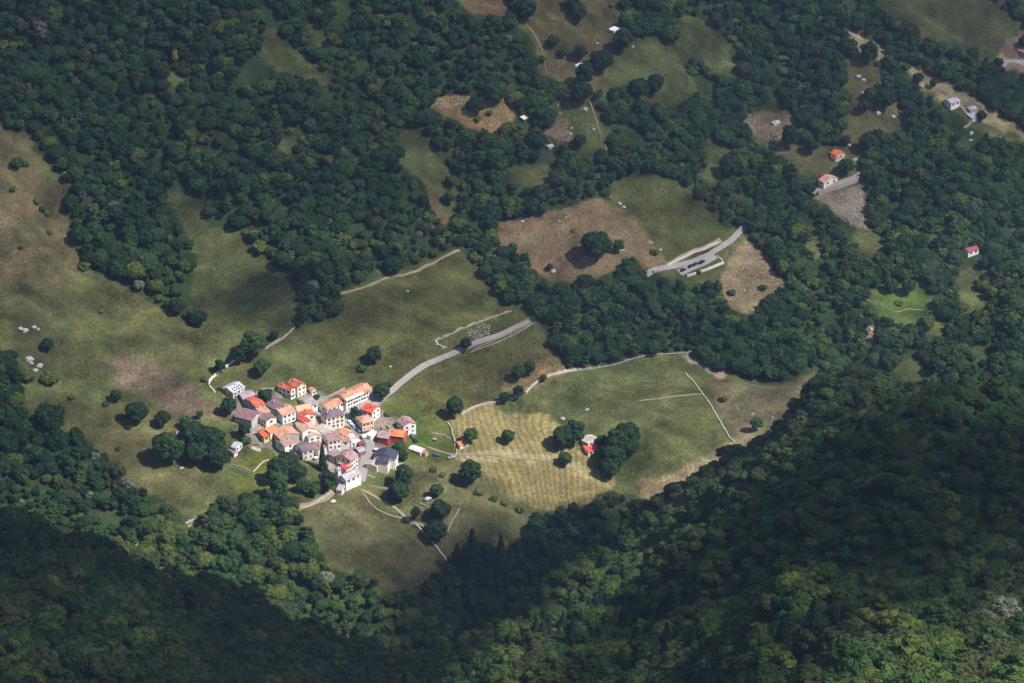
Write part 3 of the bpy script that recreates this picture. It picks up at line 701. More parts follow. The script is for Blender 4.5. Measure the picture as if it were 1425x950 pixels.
HS('white and cream farmhouse under two stepped orange roofs, on the meadow above the village', (384.5,537.4),(404.7,544.8),(413.6,541.2),6,'AB',1.5,R_RED,W_WHITE,(2,3,2,1),1,extra=_farm)
HS('tiny white outhouse with orange roof beside the stepped roof farmhouse', (428.9,541.5),(433.8,544.8),(440.8,542.2),3,'AB',1.1,R_ORG,W_WHITE,(0,0,1,1))
HS('low house with long orange roof joined to the left of the long white building', (442,563.7),(456.2,570.6),(481,559.5),5,'BC',1.9,R_ORG,W_WHITE,(1,1,1,4))
def _strip(root, org, I):
    P = I['P']; lr, rz = I['lr'], I['roofz']; mb = MB()
    a, b_ = lr*.02, lr*.66
    V = [P(a, -.5, rz(0)-.12), P(b_, -.5, rz(0)-.12), P(b_, 1.5, rz(1.5)+.17), P(a, 1.5, rz(1.5)+.17)]
    V += [(x, y, z+.1) for x, y, z in V]
    mb.add(V, [(3,2,1,0),(4,5,6,7),(0,1,5,4),(1,2,6,5),(2,3,7,6),(3,0,4,7)])
    obj('eaves_panel', mb.mesh('panel', roofmat((.50,.46,.48))), root)
HS('long three storey white building with orange roof and many windows above the village', (469.5,546.8),(481.8,558),(517.2,540.3),7.6,'BC',2.0,R_ORG,W_WHITE,(3,2,3,9),3,2,extra=_strip)
HS('square cream house with a purple hipped roof and three rows of windows', (445.2,574),(453.8,583.2),(480.5,577),7.5,'hipBC',2.2,R_PURP,W_CREAM,(2,2,3,4),2,3)
HS('small house with dark crimson roof in the middle of the village', (412.5,583.5),(424,589.5),(433,585),6.3,'loBC',1.2,R_CRIM,W_STONE)
HS('old house with wide salmon and grey tiled gable roof in the centre of the village', (411,588.5),(420.3,602),(441,596.5),6.3,'AB',2.0,(.55,.33,.25),W_WHITE,(0,0,1,1))
HS('low long house with pale grey beige roof in the centre of the village', (437,595),(451,605.8),(470.5,600.8),5,'AB',1.3,R_BEIGE,W_OFF)
HS('white gabled house with a tan roof in the centre of the village', (419.8,603.2),(429.4,610.5),(449.2,606.8),5,'AB',1.9,R_TAN,W_WHITE,(1,1,2,2),1)
HS('house with plum roof below the tan roofed white house', (411,618.2),(421,629.5),(436.5,624.2),6,'BC',1.5,R_PURP,W_OFF,(1,1,2,2),0,1)
HS('small house with brownish pink roof left of the tall dark cypress', (432,619.5),(442.2,627.5),(455,621.5),5,'AB',1.4,R_PINK,W_OFF,(0,0,1,1),1)
HS('tiny open shed with mauve roof below the plum roofed house', (408,630.5),(415,634),(422.5,631),2.6,'AB',.9,R_MAUVE,W_OFF)
HS('large stone barn with dark timber side and apricot orange roof', (377,601.3),(389.8,611.6),(418,604.4),6.6,'AB',2.3,(.55,.29,.18),W_STONE,(1,1,1,1),0,wallname='wall')
HS('white house with pink tiled roof in front of the large stone barn', (384.8,612.6),(396,622),(411.3,613.8),6,'BC',1.5,R_PINK,W_WHITE,(1,1,2,1),1)
HS('small yellow walled house with bright red roof left of the stone barn', (359.4,601.5),(367.1,609),(374,605.5),4.2,'loBC',1.4,(.55,.10,.05),W_YEL,(1,1,1,1))
HS('little lean-to with bright orange roof between the red roof and the large stone barn', (370.4,598.5),(376,603.4),(387,597),5,'loBC',1.3,(.60,.19,.08),W_CREAM)
HS('long house with maroon roof at the left edge of the village', (328.5,577),(350.3,586),(360,572.5),5.3,'AB',1.7,(.24,.12,.135),W_GREY,(2,4,0,0),0,2)
HS('house with dusky maroon roof and cream gable, right of the long maroon roofed house', (354.6,581),(370,587.2),(388.4,582.5),4.3,'AB',1.4,R_MAUVE,W_CREAM,(1,3,1,1))
HS('small white barn with light grey roof on the grass left of the village', (320,622.3),(328.6,624.2),(338.8,616.8),4.5,'AB',1.3,(.40,.40,.44),W_WHITE,(0,0,1,2),name='barn',cat='barn')
HS('low white annex with dark roof just below the small white barn', (318.2,626),(325.6,631.5),(330.4,628),2.8,'loBC',.7,R_MAUVE,W_WHITE,name='barn',cat='barn')
HS('beige fronted house with long rosy roof in the lower middle of the village', (449,601.8),(456.6,615.3),(475.2,610.6),6,'BC',1.5,(.33,.19,.17),W_WHITE,(2,2,2,3),1,2)
HS('narrow house with brownish pink roof and a dark window, right of the long rosy roof', (468,603.5),(474.8,615.8),(487.8,613.9),5,'BC',1.4,(.31,.17,.155),W_OFF,(0,0,1,1))
HS('small house with orange roof and pale apricot far slope, above the narrow pink roofed house', (470,600.8),(481,607.3),(494,602),6,'AB',1.5,(.58,.27,.15),W_OFF)
HS('low house with sandy beige roof right of the small orange roof', (480.5,608.4),(488.6,613.4),(497.5,608),5,'AB',1.1,(.56,.48,.40),W_OFF,(1,1,0,0))
HS('little shed with a white sheet roof next to the sandy beige roof', (488.2,612),(493.2,616.8),(500,612.2),3,'loBC',.6,R_WHITE,W_OFF,name='shed',cat='shed')
HS('tiny dark red roofed shed beside the village lane', (497.8,615.5),(500,619.2),(508.2,617.6),2.6,'loBC',.6,(.28,.05,.05),W_DARK,name='shed',cat='shed')
HS('low grey roofed garage beside the village lane, below the dark red shed', (494.6,622.8),(499.8,630),(508.4,626),3,'BC',.8,R_GREY,(.26,.12,.14),name='garage',cat='garage')
HS('house with grey mauve roof left of the big rose roofed cream house', (455,632.2),(464.8,635.6),(478,629),5,'AB',1.5,(.33,.25,.27),W_LILAC,(1,2,0,0))
def _awn(root, org, I):
    balcony('AB', 3.0, (.45,.20,.10), 1.8, (.05,.75))(root, org, I)
    block(root, org, (475.8,648.2),(481.8,654),(488.2,648),4.2,'loBC',.8,(.60,.05,.06),W_CREAM,roofname='porch_roof',wallname='porch_wall')
HS('big cream house with rose roof, red porch roof and orange awning above the church', (465.5,635.3),(488.2,641.4),(500.6,633),8,'BC',2.4,(.35,.20,.20),W_CREAM,(2,3,3,3),2,1,extra=_awn)
def _navy(root, org, I):
    block(root, org, (524.2,643.6),(539.9,644.8),(545,636.5),7.8,'loAB',1.6,R_NAVY,W_CREAM,(0,0,1,2),0,roofname='lower_roof',wallname='wing_wall')
    m = MB(); e, nn = I['d2'], -I['d1']; c = I['b']+e*I['l2']*.7+nn*1.2
    m.box(c, e, nn, I['l2']*.28, 1.6, I['zb'], I['ze']-6.2); obj('terrace', m.mesh('terrace', wallmat(W_OFF)), root)
HS('large white house with a two level navy blue roof below the village lane', (518.7,636.7),(550,639.4),(557.3,628.8),7.2,'BC',2.6,R_NAVY,W_WHITE,(0,0,2,3),0,extra=_navy)
HS('beige garage with flat pitched roof attached left of the navy roofed house', (508.3,645.3),(524.7,650),(530.5,642.5),4,'BC',.9,(.45,.38,.35),(.70,.64,.58),name='garage',cat='garage')
def _redh(root, org, I):
    block(root, org, (538.8,605.9),(561.7,608.8),(567,599),6.6,'AB',1.5,(.60,.20,.09),W_RED,(2,3,2,2),1,2)
HS('long crimson walled house, its roof half mauve and half bright orange', (524,608.4),(540.5,610.9),(547,601),5,'AB',1.2,(.34,.24,.26),W_RED,(1,2,0,0),extra=_redh)
def _porch(root, org, I):
    block(root, org, (563,596.8),(568,599.3),(573.5,595.2),3.9,'AB',.5,(.42,.16,.18),W_WHITE,roofname='porch_roof',wallname='porch_wall')
HS('white house with a maroon pink roof at the right edge of the village', (550.2,585.2),(561.4,594.4),(580.6,590.2),6.2,'AB',2.0,(.34,.20,.22),W_WHITE,(2,2,2,2),1,extra=_porch)
def _ann(root, org, I):
    balcony('BC', 4.4, (.34,.06,.07), 1.5, (0,.8))(root, org, I)
    block(root, org, (509.5,603.5),(516,607.3),(523.5,600.5),3.2,'flat',.0,W_WHITE,W_WHITE,roofname='terrace',wallname='annex_wall')
HS('peach coloured house with salmon hipped roof and red balcony, beside the row of parked cars', (495,580.3),(503.9,589.8),(521,585.8),7,'hipBC',1.6,(.58,.30,.21),W_PEACH,(2,2,2,3),0,1,extra=_ann)
HS('white house with a bright red gable roof behind the peach coloured house', (502,570.6),(518.1,575),(530.8,566.4),6.6,'AB',2.1,(.62,.09,.045),W_WHITE,(1,2,2,2),1)
HS('long low shed with pale lilac sheet roof, right of the crimson walled house', (569,623.4),(585,630),(590.5,624),2.6,'AB',.8,(.66,.62,.66),W_OFF,name='shed',cat='shed')
HS('small rusty red lean-to at the end of the pale lilac shed', (586.5,628.5),(592,632),(595,627.5),2.4,'AB',.6,(.38,.13,.12),W_STONE,name='shed',cat='shed')
# church: nave, lower chancel, bell tower in one thing
def _church(root, org, I):
    block(root, org, (467.4,681),(476.1,683.4),(483,672.5),3.4,'loAB',1.6,(.33,.31,.33),W_WHITE,(0,0,1,1),roofname='chancel_roof',wallname='chancel_wall')
    b, d1, d2, l1, l2, ze = footprint((466.3,650.8),(470.2,653),(474.9,650.2),10.5)
    b = b-org[:2]; z1 = ze-org[2]; z0 = I['zb']; s = 2.6; c = b+d1*s/2+d2*s/2
    t = MB(); t.box(c, d1, d2, s/2, s/2, z0, z1-2.2)
    for a in (-1, 1):
        for q in (-1, 1): t.box(c+d1*a*(s/2-.3)+d2*q*(s/2-.3), d1, d2, .3, .3, z1-2.2, z1-.5)
    t.box(c, d1, d2, s/2, s/2, z1-.5, z1-.1)
    to = obj('bell_tower', t.mesh('tower', wallmat(W_OFF)), root)
    r = MB(); h_ = s/2+.2
    V = [tuple((*(c+d1*i*h_+d2*j*h_), z1-.1)) for i, j in ((-1,-1),(1,-1),(1,1),(-1,1))]+[(*c, z1+.9)]
    r.add(V, [(0,1,4),(1,2,4),(2,3,4),(3,0,4),(3,2,1,0)]); obj('spire', r.mesh('spire', roofmat((.33,.31,.33))), to)
    bl = MB(); n = 10; V = []
    for k, (rr_, zz) in enumerate(((.08, .7), (.28, .6), (.34, .2), (.46, 0))):
        V += [(c[0]+rr_*math.cos(6.283*i/n), c[1]+rr_*math.sin(6.283*i/n), z1-1.7+zz) for i in range(n)]
    bl.add(V, [(k*n+i, k*n+(i+1) % n, (k+1)*n+(i+1) % n, (k+1)*n+i) for k in range(3) for i in range(n)]); obj('bell', bl.mesh('bell', METAL), to)
HS('white church with grey stone roof, bell tower and low chancel', (470,662.3),(481.4,669.2),(503.2,658.8),7.2,'BC',1.9,(.36,.34,.37),W_WHITE,(0,0,1,3),0,name='church',cat='church',group=None,extra=_church)
# outlying buildings
GO = 'outlying farm buildings on the slopes'
HS('small field barn with an orange roof at the edge of the striped hay meadow', (632.9,614.2),(639.7,620.8),(653.2,616.3),2.8,'BC',1.1,(.70,.19,.07),W_OFF,name='barn',cat='barn',group=GO)
def _farm2(root, org, I):
    block(root, org, (810.5,623.5),(818.5,629.5),(834,625),3.4,'loBC',1.4,(.58,.07,.05),W_OFF,(0,0,1,2),roofname='lower_roof',wallname='wing_wall')
HS('farmhouse with grey upper and red lower roof among trees in the right meadow', (807.5,612.5),(818.5,617.6),(834.8,610.5),4.6,'AB',1.6,(.44,.39,.38),W_OFF,(1,1,1,2),0,name='farmhouse',cat='farmhouse',group=GO,extra=_farm2)
HS('hut with a white sheet roof beside trees, high on the slope', (797.8,87.8),(806.3,94.2),(815.6,89),3,'AB',.8,R_WHITE,W_OFF,name='hut',cat='hut',group=GO)
HS('tiny brown and white hut above the wood, right of the ochre bank', (724.5,163.4),(729.2,166.5),(736.5,162.8),3,'loBC',.7,R_WHITE,(.20,.08,.06),name='hut',cat='hut',group=GO)
HS('ruined stone hut below the ochre bank, high on the slope', (759.5,202),(764.5,206),(769.5,202),2,'BC',.8,(.40,.36,.36),W_STONE,name='hut',cat='hut',group=GO)
HS('small stone hut with white roof at the top centre of the slope', (849,40.5),(855,43.8),(861,38.5),2,'loBC',.6,R_WHITE,W_OFF,name='hut',cat='hut',group=GO)
def _or(root, org, I):
    block(root, org, (1157.5,217),(1163,221.5),(1171,217),2.4,'loBC',.6,(.62,.12,.07),W_OFF,roofname='lower_roof',wallname='wing_wall')
HS('farmhouse with a patchy vermilion roof on the grass above the cream house', (1156.5,212),(1164.3,217.3),(1175.4,212.3),4,'AB',1.4,(.74,.14,.06),W_OFF,(0,0,1,1),name='farmhouse',cat='farmhouse',group=GO,extra=_or)
HS('cream house with faded orange roof standing above a long retaining wall', (1140,249.4),(1146.5,254.6),(1166,247.4),5.6,'AB',2.2,(.66,.36,.26),W_CREAM,(1,1,2,2),0,1,group=GO)
HS('white cabin with a dark red roof alone in the right hand wood', (1341,345.5),(1347.6,351.3),(1362.2,346.4),4,'BC',1.5,(.24,.06,.07),W_WHITE,(0,0,1,2),name='cabin',cat='cabin',group=GO)
HS('white house with lilac roof on the upper right ridge', (1316,138),(1323.5,144.5),(1334,138.6),5,'BC',1.6,(.40,.36,.46),W_WHITE,(0,0,1,2),group=GO)
HS('upper of two grey sheds on the upper right ridge', (1345.5,148.5),(1350.5,154),(1359,150),3,'BC',.9,(.36,.36,.42),W_STONE,name='shed',cat='shed',group=GO)
HS('lower of two grey sheds on the upper right ridge', (1347,158.5),(1352.5,165),(1360,161),3,'loBC',.9,(.46,.44,.48),W_OFF,name='shed',cat='shed',group=GO)
HS('brick red house cut off by the right edge of the picture', (1415,66),(1426,74),(1440,66),5,'AB',1.5,(.45,.16,.11),(.45,.22,.18),(1,1,0,0),group=GO)
HS('collapsed stone hut amid rubble in the brown clearing', (1070,169),(1077,173.5),(1086,170),1.6,'BC',.9,(.40,.36,.35),W_OFF,name='hut',cat='ruin',group=GO)
# ------------------------------------------------------------------ roads, lanes, dry stone walls
def smooth_path(pts, step=1.2):
    P = hit(np.array([p[0] for p in pts], float), np.array([p[1] for p in pts], float))[:, :2]
    P = np.vstack([2*P[0]-P[1], P, 2*P[-1]-P[-2]]); out = []
    for i in range(1, len(P)-2):
        n = max(2, int(np.linalg.norm(P[i+1]-P[i])/step))
        for k in range(n):
            t = k/n; a, b, c, d = P[i-1], P[i], P[i+1], P[i+2]
            out.append(.5*((2*b)+(-a+c)*t+(2*a-5*b+4*c-d)*t*t+(-a+3*b-3*c+d)*t**3))
    out.append(P[-2]); return np.array(out)
def ribbon(name, pts, width, mat, label, lift=.32, kind='structure', lat=4, cat=None, wob=0.0):
    Q = smooth_path(pts); T = np.gradient(Q, axis=0); T /= np.linalg.norm(T, axis=1)[:, None]; Nn = np.stack([-T[:, 1], T[:, 0]], -1)
    V = []
    n = len(Q); wv = width*(1+wob*np.sin(np.arange(n)*.35+1.3*np.sin(np.arange(n)*.13)))
    for i in range(n):
        for j in range(lat+1):
            p = Q[i]+Nn[i]*wv[i]*(j/lat-.5); V.append((p[0], p[1], float(H(p[0], p[1]))+lift))
    Fc = [(i*(lat+1)+j, i*(lat+1)+j+1, (i+1)*(lat+1)+j+1, (i+1)*(lat+1)+j) for i in range(n-1) for j in range(lat)]
    # turned down edges
    base = len(V)
    for i in range(n):
        for j in (0, lat):
            x, y, z = V[i*(lat+1)+j]; V.append((x, y, z-.6))
    Fc += [(base+2*i, base+2*i+2, (i+1)*(lat+1), i*(lat+1)) for i in range(n-1)]+[(i*(lat+1)+lat, (i+1)*(lat+1)+lat, base+2*i+3, base+2*i+1) for i in range(n-1)]
    o = obj(name, mesh_from(name, V, Fc, mat)); tag(o, label, cat, None, kind); return o
ASPH = mottled('worn_asphalt', (.27,.245,.24), .18, .8, .9, .2); GRAV = mottled('pale_gravel', (.27,.225,.16), .2, 1, .95, .3); DIRT = mottled('trodden_earth', (.24,.19,.12), .25, 1, .95, .3)
CONC = mottled('concrete', (.36,.32,.28), .18, .8, .9, .3); WHITEW = mottled('pale_wall_stone', (.66,.60,.54), .2, 1.2, .9, .3)
ribbon('road', [(505,592),(513,575),(524,560),(536,550),(545,544),(556,534),(575,519),(600,504),(620,496),(645,485),(680,471),(712,458),(735,447),(750,437),(765,425)], 3.4, ASPH, 'narrow asphalt road climbing from the village')
ribbon('road', [(885,395),(908,377),(935,371),(960,365),(985,355),(1008,341),(1024,328),(1034,316),(1040,300)], 3.5, ASPH, 'asphalt road with the upper parking place')
ribbon('road', [(930,369),(945,360),(965,350),(985,343),(1003,334)], 3.0, GRAV, 'pale upper shoulder of the parking place', .3)
ribbon('road', [(1120,272),(1142,263.5),(1165,256),(1185,249),(1197,243),(1205,234),(1215,225)], 3.4, ASPH, 'short road on top of the retaining wall')
ribbon('village_lane', [(502,670),(505,655),(508,640),(516,622),(508,606),(498,596),(486,592),(484,575),(505,560),(525,552)], 5.0, ASPH, 'village lane', .34)
ribbon('parking_place', [(945,380),(958,374),(970,369),(983,363),(995,356)], 4.6, ASPH, 'paved parking strip', .42)
ribbon('path', [(503,682),(520,690),(540,701),(560,716),(575,727),(590,732)], 1.5, GRAV, 'pale footpath below the church', wob=.1)
ribbon('path', [(505,686),(520,705),(540,716),(560,722),(574,730)], .9, DIRT, 'faint path in the lower meadow', wob=.15)
ribbon('path', [(595,622),(615,629),(635,633),(660,632),(700,636),(745,640),(800,655)], 1.0, DIRT, 'field track beside the hay meadow', wob=.2)
ribbon('path', [(180,762),(205,752),(235,741),(260,733),(290,724)], 2.2, DIRT, 'dirt track entering the lower wood', wob=.15)
ribbon('path', [(890,558),(915,555),(945,551),(977,548)], 1.0, DIRT, 'footpath crossing the right hand meadow', wob=.2)
ribbon('path', [(410,708),(430,702),(448,695),(462,683)], 4.0, DIRT, 'terraced dirt path left of the church', wob=.2)
ribbon('path', [(740,450),(715,462),(690,472),(660,485)], .5, GRAV, 'trodden verge of the village road', .17)
ribbon('path', [(1175,42),(1195,55),(1225,75),(1262,95),(1300,120),(1340,150),(1350,170),(1342,178)], 1.8, GRAV, 'pale track along the upper right ridge', wob=.3)
ribbon('path', [(640,348),(610,362),(570,380),(535,388),(500,402),(470,410)], 1.4, DIRT, 'dirt path under the wood edge', wob=.25)
ribbon('path', [(1395,92),(1405,85),(1435,88)], 4, ASPH, 'piece of road at the upper right edge')
ribbon('path', [(845,210),(820,140),(800,122),(785,132),(775,150)], .7, DIRT, 'track on the upper slope', wob=.3)
ribbon('path', [(700,10),(725,28),(745,50),(757,78),(760,100)], .7, DIRT, 'trail along the upper wood edge', wob=.3)
def wall_line(pts, hgt, wid, mat, label, cat='stone wall', name='stone_wall', group=None, jag=.12, lift=0, gaps=0):
    Q = smooth_path(pts, 1.1); n = len(Q); T = np.gradient(Q, axis=0); T /= np.linalg.norm(T, axis=1)[:, None]; Nn = np.stack([-T[:, 1], T[:, 0]], -1)
    c = Q.mean(0); org = np.array([c[0], c[1], float(H(c[0], c[1]))]); V = []; Fc = []
    r = random.Random(int(pts[0][0]))
    sec = []
    for i in range(n):
        g = float(H(Q[i][0], Q[i][1])); hh = hgt*(1+r.uniform(-jag, jag)*2); off = r.uniform(-jag, jag)
        if gaps and r.random() < gaps: hh *= .25
        for s, z in ((-1, g-.5), (-1, g+hh), (1, g+hh*.97), (1, g-.5)):
            p = Q[i]+Nn[i]*(s*wid/2*(1+r.uniform(-jag, jag))+off*.4); V.append((p[0]-org[0], p[1]-org[1], z-org[2]+lift))
    for i in range(n-1):
        for k in range(3): Fc.append((i*4+k, i*4+k+1, (i+1)*4+k+1, (i+1)*4+k))
    Fc += [(0, 1, 2, 3), (4*n-1, 4*n-2, 4*n-3, 4*n-4)]
    o = obj(name, mesh_from(name, V, Fc, mat)); o.location = tuple(org); tag(o, label, cat, group); return o
WL = wall_line; GW = 'dry stone walls between the meadows'
WL([(291.5,537),(292,531),(297,525),(303,520.5),(307,517.5)], 1.5, .8, WHITEW, 'pale curved wall above the slate roofed stone house', group=GW)
WL([(299.5,547),(296,543),(292.3,539)], 1.0, .5, WHITEW, 'short pale wall running down from the curved pale wall', group=GW)
WL([(314,511.5),(320,507),(329.5,500.5)], 1.3, .8, WHITEW, 'pale wall between two roadside trees above the village', group=GW)
WL([(368,486),(380,479),(392,472),(403,463),(411,455)], 1.2, .8, CONC, 'stone wall beside the path climbing to the wood', group=GW, jag=.3)
WL([(641,577.5),(652,571),(665,565),(685,561),(706,557.5),(724,552)], 1.1, .8, STONEM, 'long dry stone wall along the top of the striped hay meadow', group=GW, jag=.2)
WL([(731,548),(740,538),(752,529),(765,523),(785,518),(802,515.5)], 1.2, .8, WHITEW, 'pale stone wall curving up to the wood corner', group=GW, jag=.25)
WL([(802,516),(830,512),(862,505),(885,498),(905,494),(930,492),(962,490)], .9, .6, CONC, 'broken stone wall along the top of the right hand meadow', group=GW, jag=.35, gaps=.4)
WL([(605,474),(625,466),(645,456.5),(665,449),(690,440),(712,433)], .9, .8, CONC, 'ruined wall above the village road', group=GW, jag=.35, gaps=.2)
WL([(606,475),(612,482),(622,486)], .9, 1.2, STONEM, 'rubble end of the ruined wall above the road', group=GW, jag=.4)
WL([(545,547),(560,532),(580,517),(602,505),(622,497.5),(650,486)], .7, .35, CONC, 'low kerb wall on the valley side of the village road', group=GW)
WL([(655,490),(690,477),(722,462),(746,447)], .6, .5, CONC, 'broken low wall under the upper stretch of village road', group=GW, jag=.4, gaps=.35)
WL([(621,588),(626,592),(629,600),(630,606),(633,614),(633,622)], .8, .6, CONC, 'crooked stone wall left of the striped hay meadow', group=GW, jag=.4)
WL([(634,624),(636,629),(633,636)], .7, .5, CONC, 'short stone wall below the orange roofed field barn', group=GW, jag=.4)
WL([(600,602.5),(609,604),(618,605.5),(622,609),(628,610.5)], .6, .4, CONC, 'thin pale wall in the green meadow right of the village', group=GW)
WL([(953,518),(965,531),(978,549),(990,565),(1003,588),(1012,603),(1022,615)], .6, .6, STONEM, 'straight wall dividing the right hand meadows', group=GW, jag=.3)
WL([(578,731),(590,742),(603,756),(612,768),(621,779)], .9, .5, WHITEW, 'pale wall beside the path below the village', group=GW)
WL([(956,385),(975,379),(992,372.5),(1007,366.5)], 1.5, .7, WHITEW, 'pale retaining wall under the parking place', group=GW, jag=.05)
WL([(1007,366.5),(1003,361),(998,357)], .9, .4, WHITEW, 'short return of the parking place wall', group=GW, jag=.05)
WL([(1138.5,271),(1155,265.5),(1172,260),(1187,255),(1195,250)], 3.6, 1.0, CONC, 'long high retaining wall under the cream house', 'retaining wall', 'retaining_wall', jag=.02, lift=-.6)
WL([(928,370),(944,362),(960,354),(980,347),(1000,337.5)], 1.0, .5, WHITEW, 'pale kerb wall on the hill side of the parking place', group=GW, jag=.1)
WL([(352,664),(366,667),(378,671)], .5, .4, CONC, 'stone edging of the vegetable garden below the white barn', group=GW, jag=.3)
WL([(352,657),(340,652),(330,648.5),(321,646)], .5, .4, CONC, 'stone edging on the left of the vegetable garden', group=GW, jag=.3)
WL([(352,657),(359,650),(366,643),(374,640)], .5, .3, WHITEW, 'pale garden wall climbing towards the large stone barn', group=GW)
WL([(440,560.5),(448,556),(463,550.5),(480,541)], 1.2, .7, CONC, 'wall behind the long white building', group=GW)
WL([(355,551),(362,543.5),(374,541.5),(384,541)], 1.0, .5, CONC, 'wall between slate roofed house and stepped roof farmhouse', group=GW)
WL([(1028,156),(1040,170),(1053,188)], .5, .4, CONC, 'stone line at the left of the brown rubble clearing', group=GW, jag=.4, gaps=.3)
WL([(1200,415),(1245,433),(1262,430),(1284,431)], .5, .4, CONC, 'faint stone line in the bright green clearing on the right', group=GW, jag=.4, gaps=.5)
WL([(408,706),(425,706),(440,700),(452,692),(462,684)], 1.0, .6, STONEM, 'terrace wall left of the church', group=GW, jag=.25)
WL([(258,729),(270,725),(285,722)], .9, .8, STONEM, 'stone wall at the bend of the lower dirt track', group=GW, jag=.3)
WL([(515,676),(527,679),(538,680),(548,677.5),(553,674)], .7, .35, CONC, 'garden wall in front of the navy roofed house', group=GW)
WL([(512,662),(521,665.5)], .8, .35, WHITEW, 'short white garden wall below the beige garage', group=GW)
WL([(583,700),(597,705),(612,712)], .5, .4, STONEM, 'low stone line in the meadow below the village', group=GW, jag=.4)
WL([(640,708),(625,735),(618,745)], .4, .3, STONEM, 'stone line right of the dark pear shaped trees', group=GW, jag=.4)

# ------------------------------------------------------------------ loose rocks and rubble
ROCKM = mottled('pale_rock', (.38,.35,.35), .25, 1, .95, .4)
ROCKB = mottled('warm_rock', (.42,.35,.29), .25, 1, .95, .4)
def rock(u, v, w, label, mat=ROCKM, group='pale rocks on the meadows', flat=.55):
    p = hit(u, v); p = np.array([p[0], p[1], float(H(p[0], p[1]))]); s = w/(F/project(p)[2])/2
    vv, f = ICO2; sd = int(u*7+v); q = vv*(1+.32*_noise3(vv, sd, 1.3))[:, None]*np.array([s, s*.8, s*flat])
    o = obj('rock', mesh_from('rock', q, f, mat)); o.location = tuple(p); o.rotation_euler = (0, 0, random.uniform(0, 6)); tag(o, label, 'rock', group)
for u, v, w, lb in [(28,457,9,'left of two pale rock slabs in the upper left meadow'),(35,459.5,10,'broad pale rock slab in the upper left meadow'),(47,455,8,'pointed pale rock above the dark bush at the left'),(53,458,6,'small pale rock right of the rock slabs'),
    (41,499,12,'grey boulder above the two round bushes at the left edge'),(43,505,8,'grey stone just below the big boulder'),(55,508,10,'slanting grey rock right of the boulder'),(49,515,8,'flat grey rock beside the round bush'),
    (865,347,7,'white stone group at the right edge of the brown field'),(905,337,7,'white boulder between brown and green fields'),(919,347.5,6,'white stone beside the small bush by the parking place'),(815,358,5,'white stone in the brown field'),
    (862,283,7,'white rock at the top of the green field'),(868,288,6,'smaller white rock at the top of the green field'),(727,308,6,'pale stone at the top of the brown field'),(788,302,4,'small white stone in the brown field'),(778,307,4,'tiny white stone in the brown field'),
    (1006,553,10,'pale boulder right of the meadow dividing wall'),(1048,576,6,'pale rock near the crest of the right spur'),(1075,581,4,'small pale rock at the wood edge below the spur'),(783,582,8,'white stone patch left of the double tree'),(817,570,6,'small white stone in the right hand meadow'),
    (826,180,6,'pale rock in the upper small meadow'),(794,186,6,'white rock in the rubble beside the upper meadow'),(796,178,4,'small white rock above the rubble'),(779,158,4,'white stone beside the upper track'),(790,134,8,'rubble pile at the upper track bend'),(814,152,9,'pale stone at the end of the upper track'),
    (881,65,5,'thin white standing stone on the upper meadow'),(891,176,7,'grey white rock under the wood edge'),(831,60,5,'white stone near the white roofed hut'),(1162,197,7,'white rock beside the vermilion roof'),(1190,222,8,'pale rock above the retaining wall end'),(1182,202,6,'pale stone near the grassy track'),
    (1351,195,6,'white spot of rock below the ridge sheds'),(1327,187,5,'small pale rock in the wood below the ridge house'),(1222,157,10,'pale rock bar in the upper right clearing'),(1242,162,8,'second pale rock bar in the upper right clearing'),(1200,128,6,'pale stone near the bare pale tree'),
    (1194,106,9,'rubble heap in the upper right clearing'),(1202,111,7,'small rubble heap in the upper right clearing'),(1282,119,9,'pale rock beside the ridge track'),(1036,404,4,'small white stone in the brown bank'),(1212,458,8,'pale rock in the gap of the right hand wood'),(1222,462,6,'small pale rock in the gap of the wood'),
    (253,651,6,'small white stone in the lower left meadow'),(567,405,5,'small pale rock in the middle of the upper field'),(543,510,5,'white stone beside the small tree above the village'),(770,377,9,'pale rubble at the bottom of the brown field'),(762,371,8,'rose coloured rubble at the bottom of the brown field')]:
    rock(u, v, w, lb)
def rubble(name, poly, n, smin, smax, mat, label):
    us = [p[0] for p in poly]; vs = [p[1] for p in poly]; r = np.random.default_rng(int(us[0]))
    U = r.uniform(min(us), max(us), 6*n); V_ = r.uniform(min(vs), max(vs), 6*n); k = pip(U, V_, poly); U, V_ = U[k][:n], V_[k][:n]
    P = hit(U, V_); VV = []; FF = []; off = 0; c = P.mean(0)
    for p in P:
        s = r.uniform(smin, smax); v, f = ICO1; q = v*(1+.35*_noise3(v, int(p[0]*99) % 10000, 1.4))[:, None]*np.array([s, s*r.uniform(.6, 1), s*.55])
        z = float(H(p[0], p[1])); VV.append(q+np.array([p[0], p[1], z])-c); FF.append(f+off); off += len(v)
    o = obj(name, mesh_from(name, np.concatenate(VV), np.concatenate(FF), mat)); o.location = tuple(c); tag(o, label, 'rubble', None, 'stuff')
rubble('scree', [(1145,276),(1192,258),(1207,290),(1208,318),(1190,318),(1165,302)], 420, .12, .55, ROCKM, 'grey rubble slope under the retaining wall')
rubble('scree', [(1010,350),(1040,335),(1090,390),(1085,402),(1020,420),(1005,395)], 220, .15, .5, ROCKB, 'stones scattered over the brown bank')
rubble('scree', [(1035,158),(1095,160),(1105,180),(1070,212),(1045,185)], 170, .2, .6, ROCKM, 'stones scattered in the brown clearing')
rubble('scree', [(597,138),(655,132),(660,142),(612,152)], 120, .25, .7, ROCKB, 'pink rubble along the upper wood edge')
rubble('scree', [(655,170),(668,150),(715,140),(720,160),(690,180)], 160, .2, .6, ROCKB, 'ochre stones of the steep bank')
rubble('scree', [(648,463),(668,449),(682,452),(680,470),(660,474)], 120, .2, .55, ROCKM, 'rubble of a ruin above the village road')
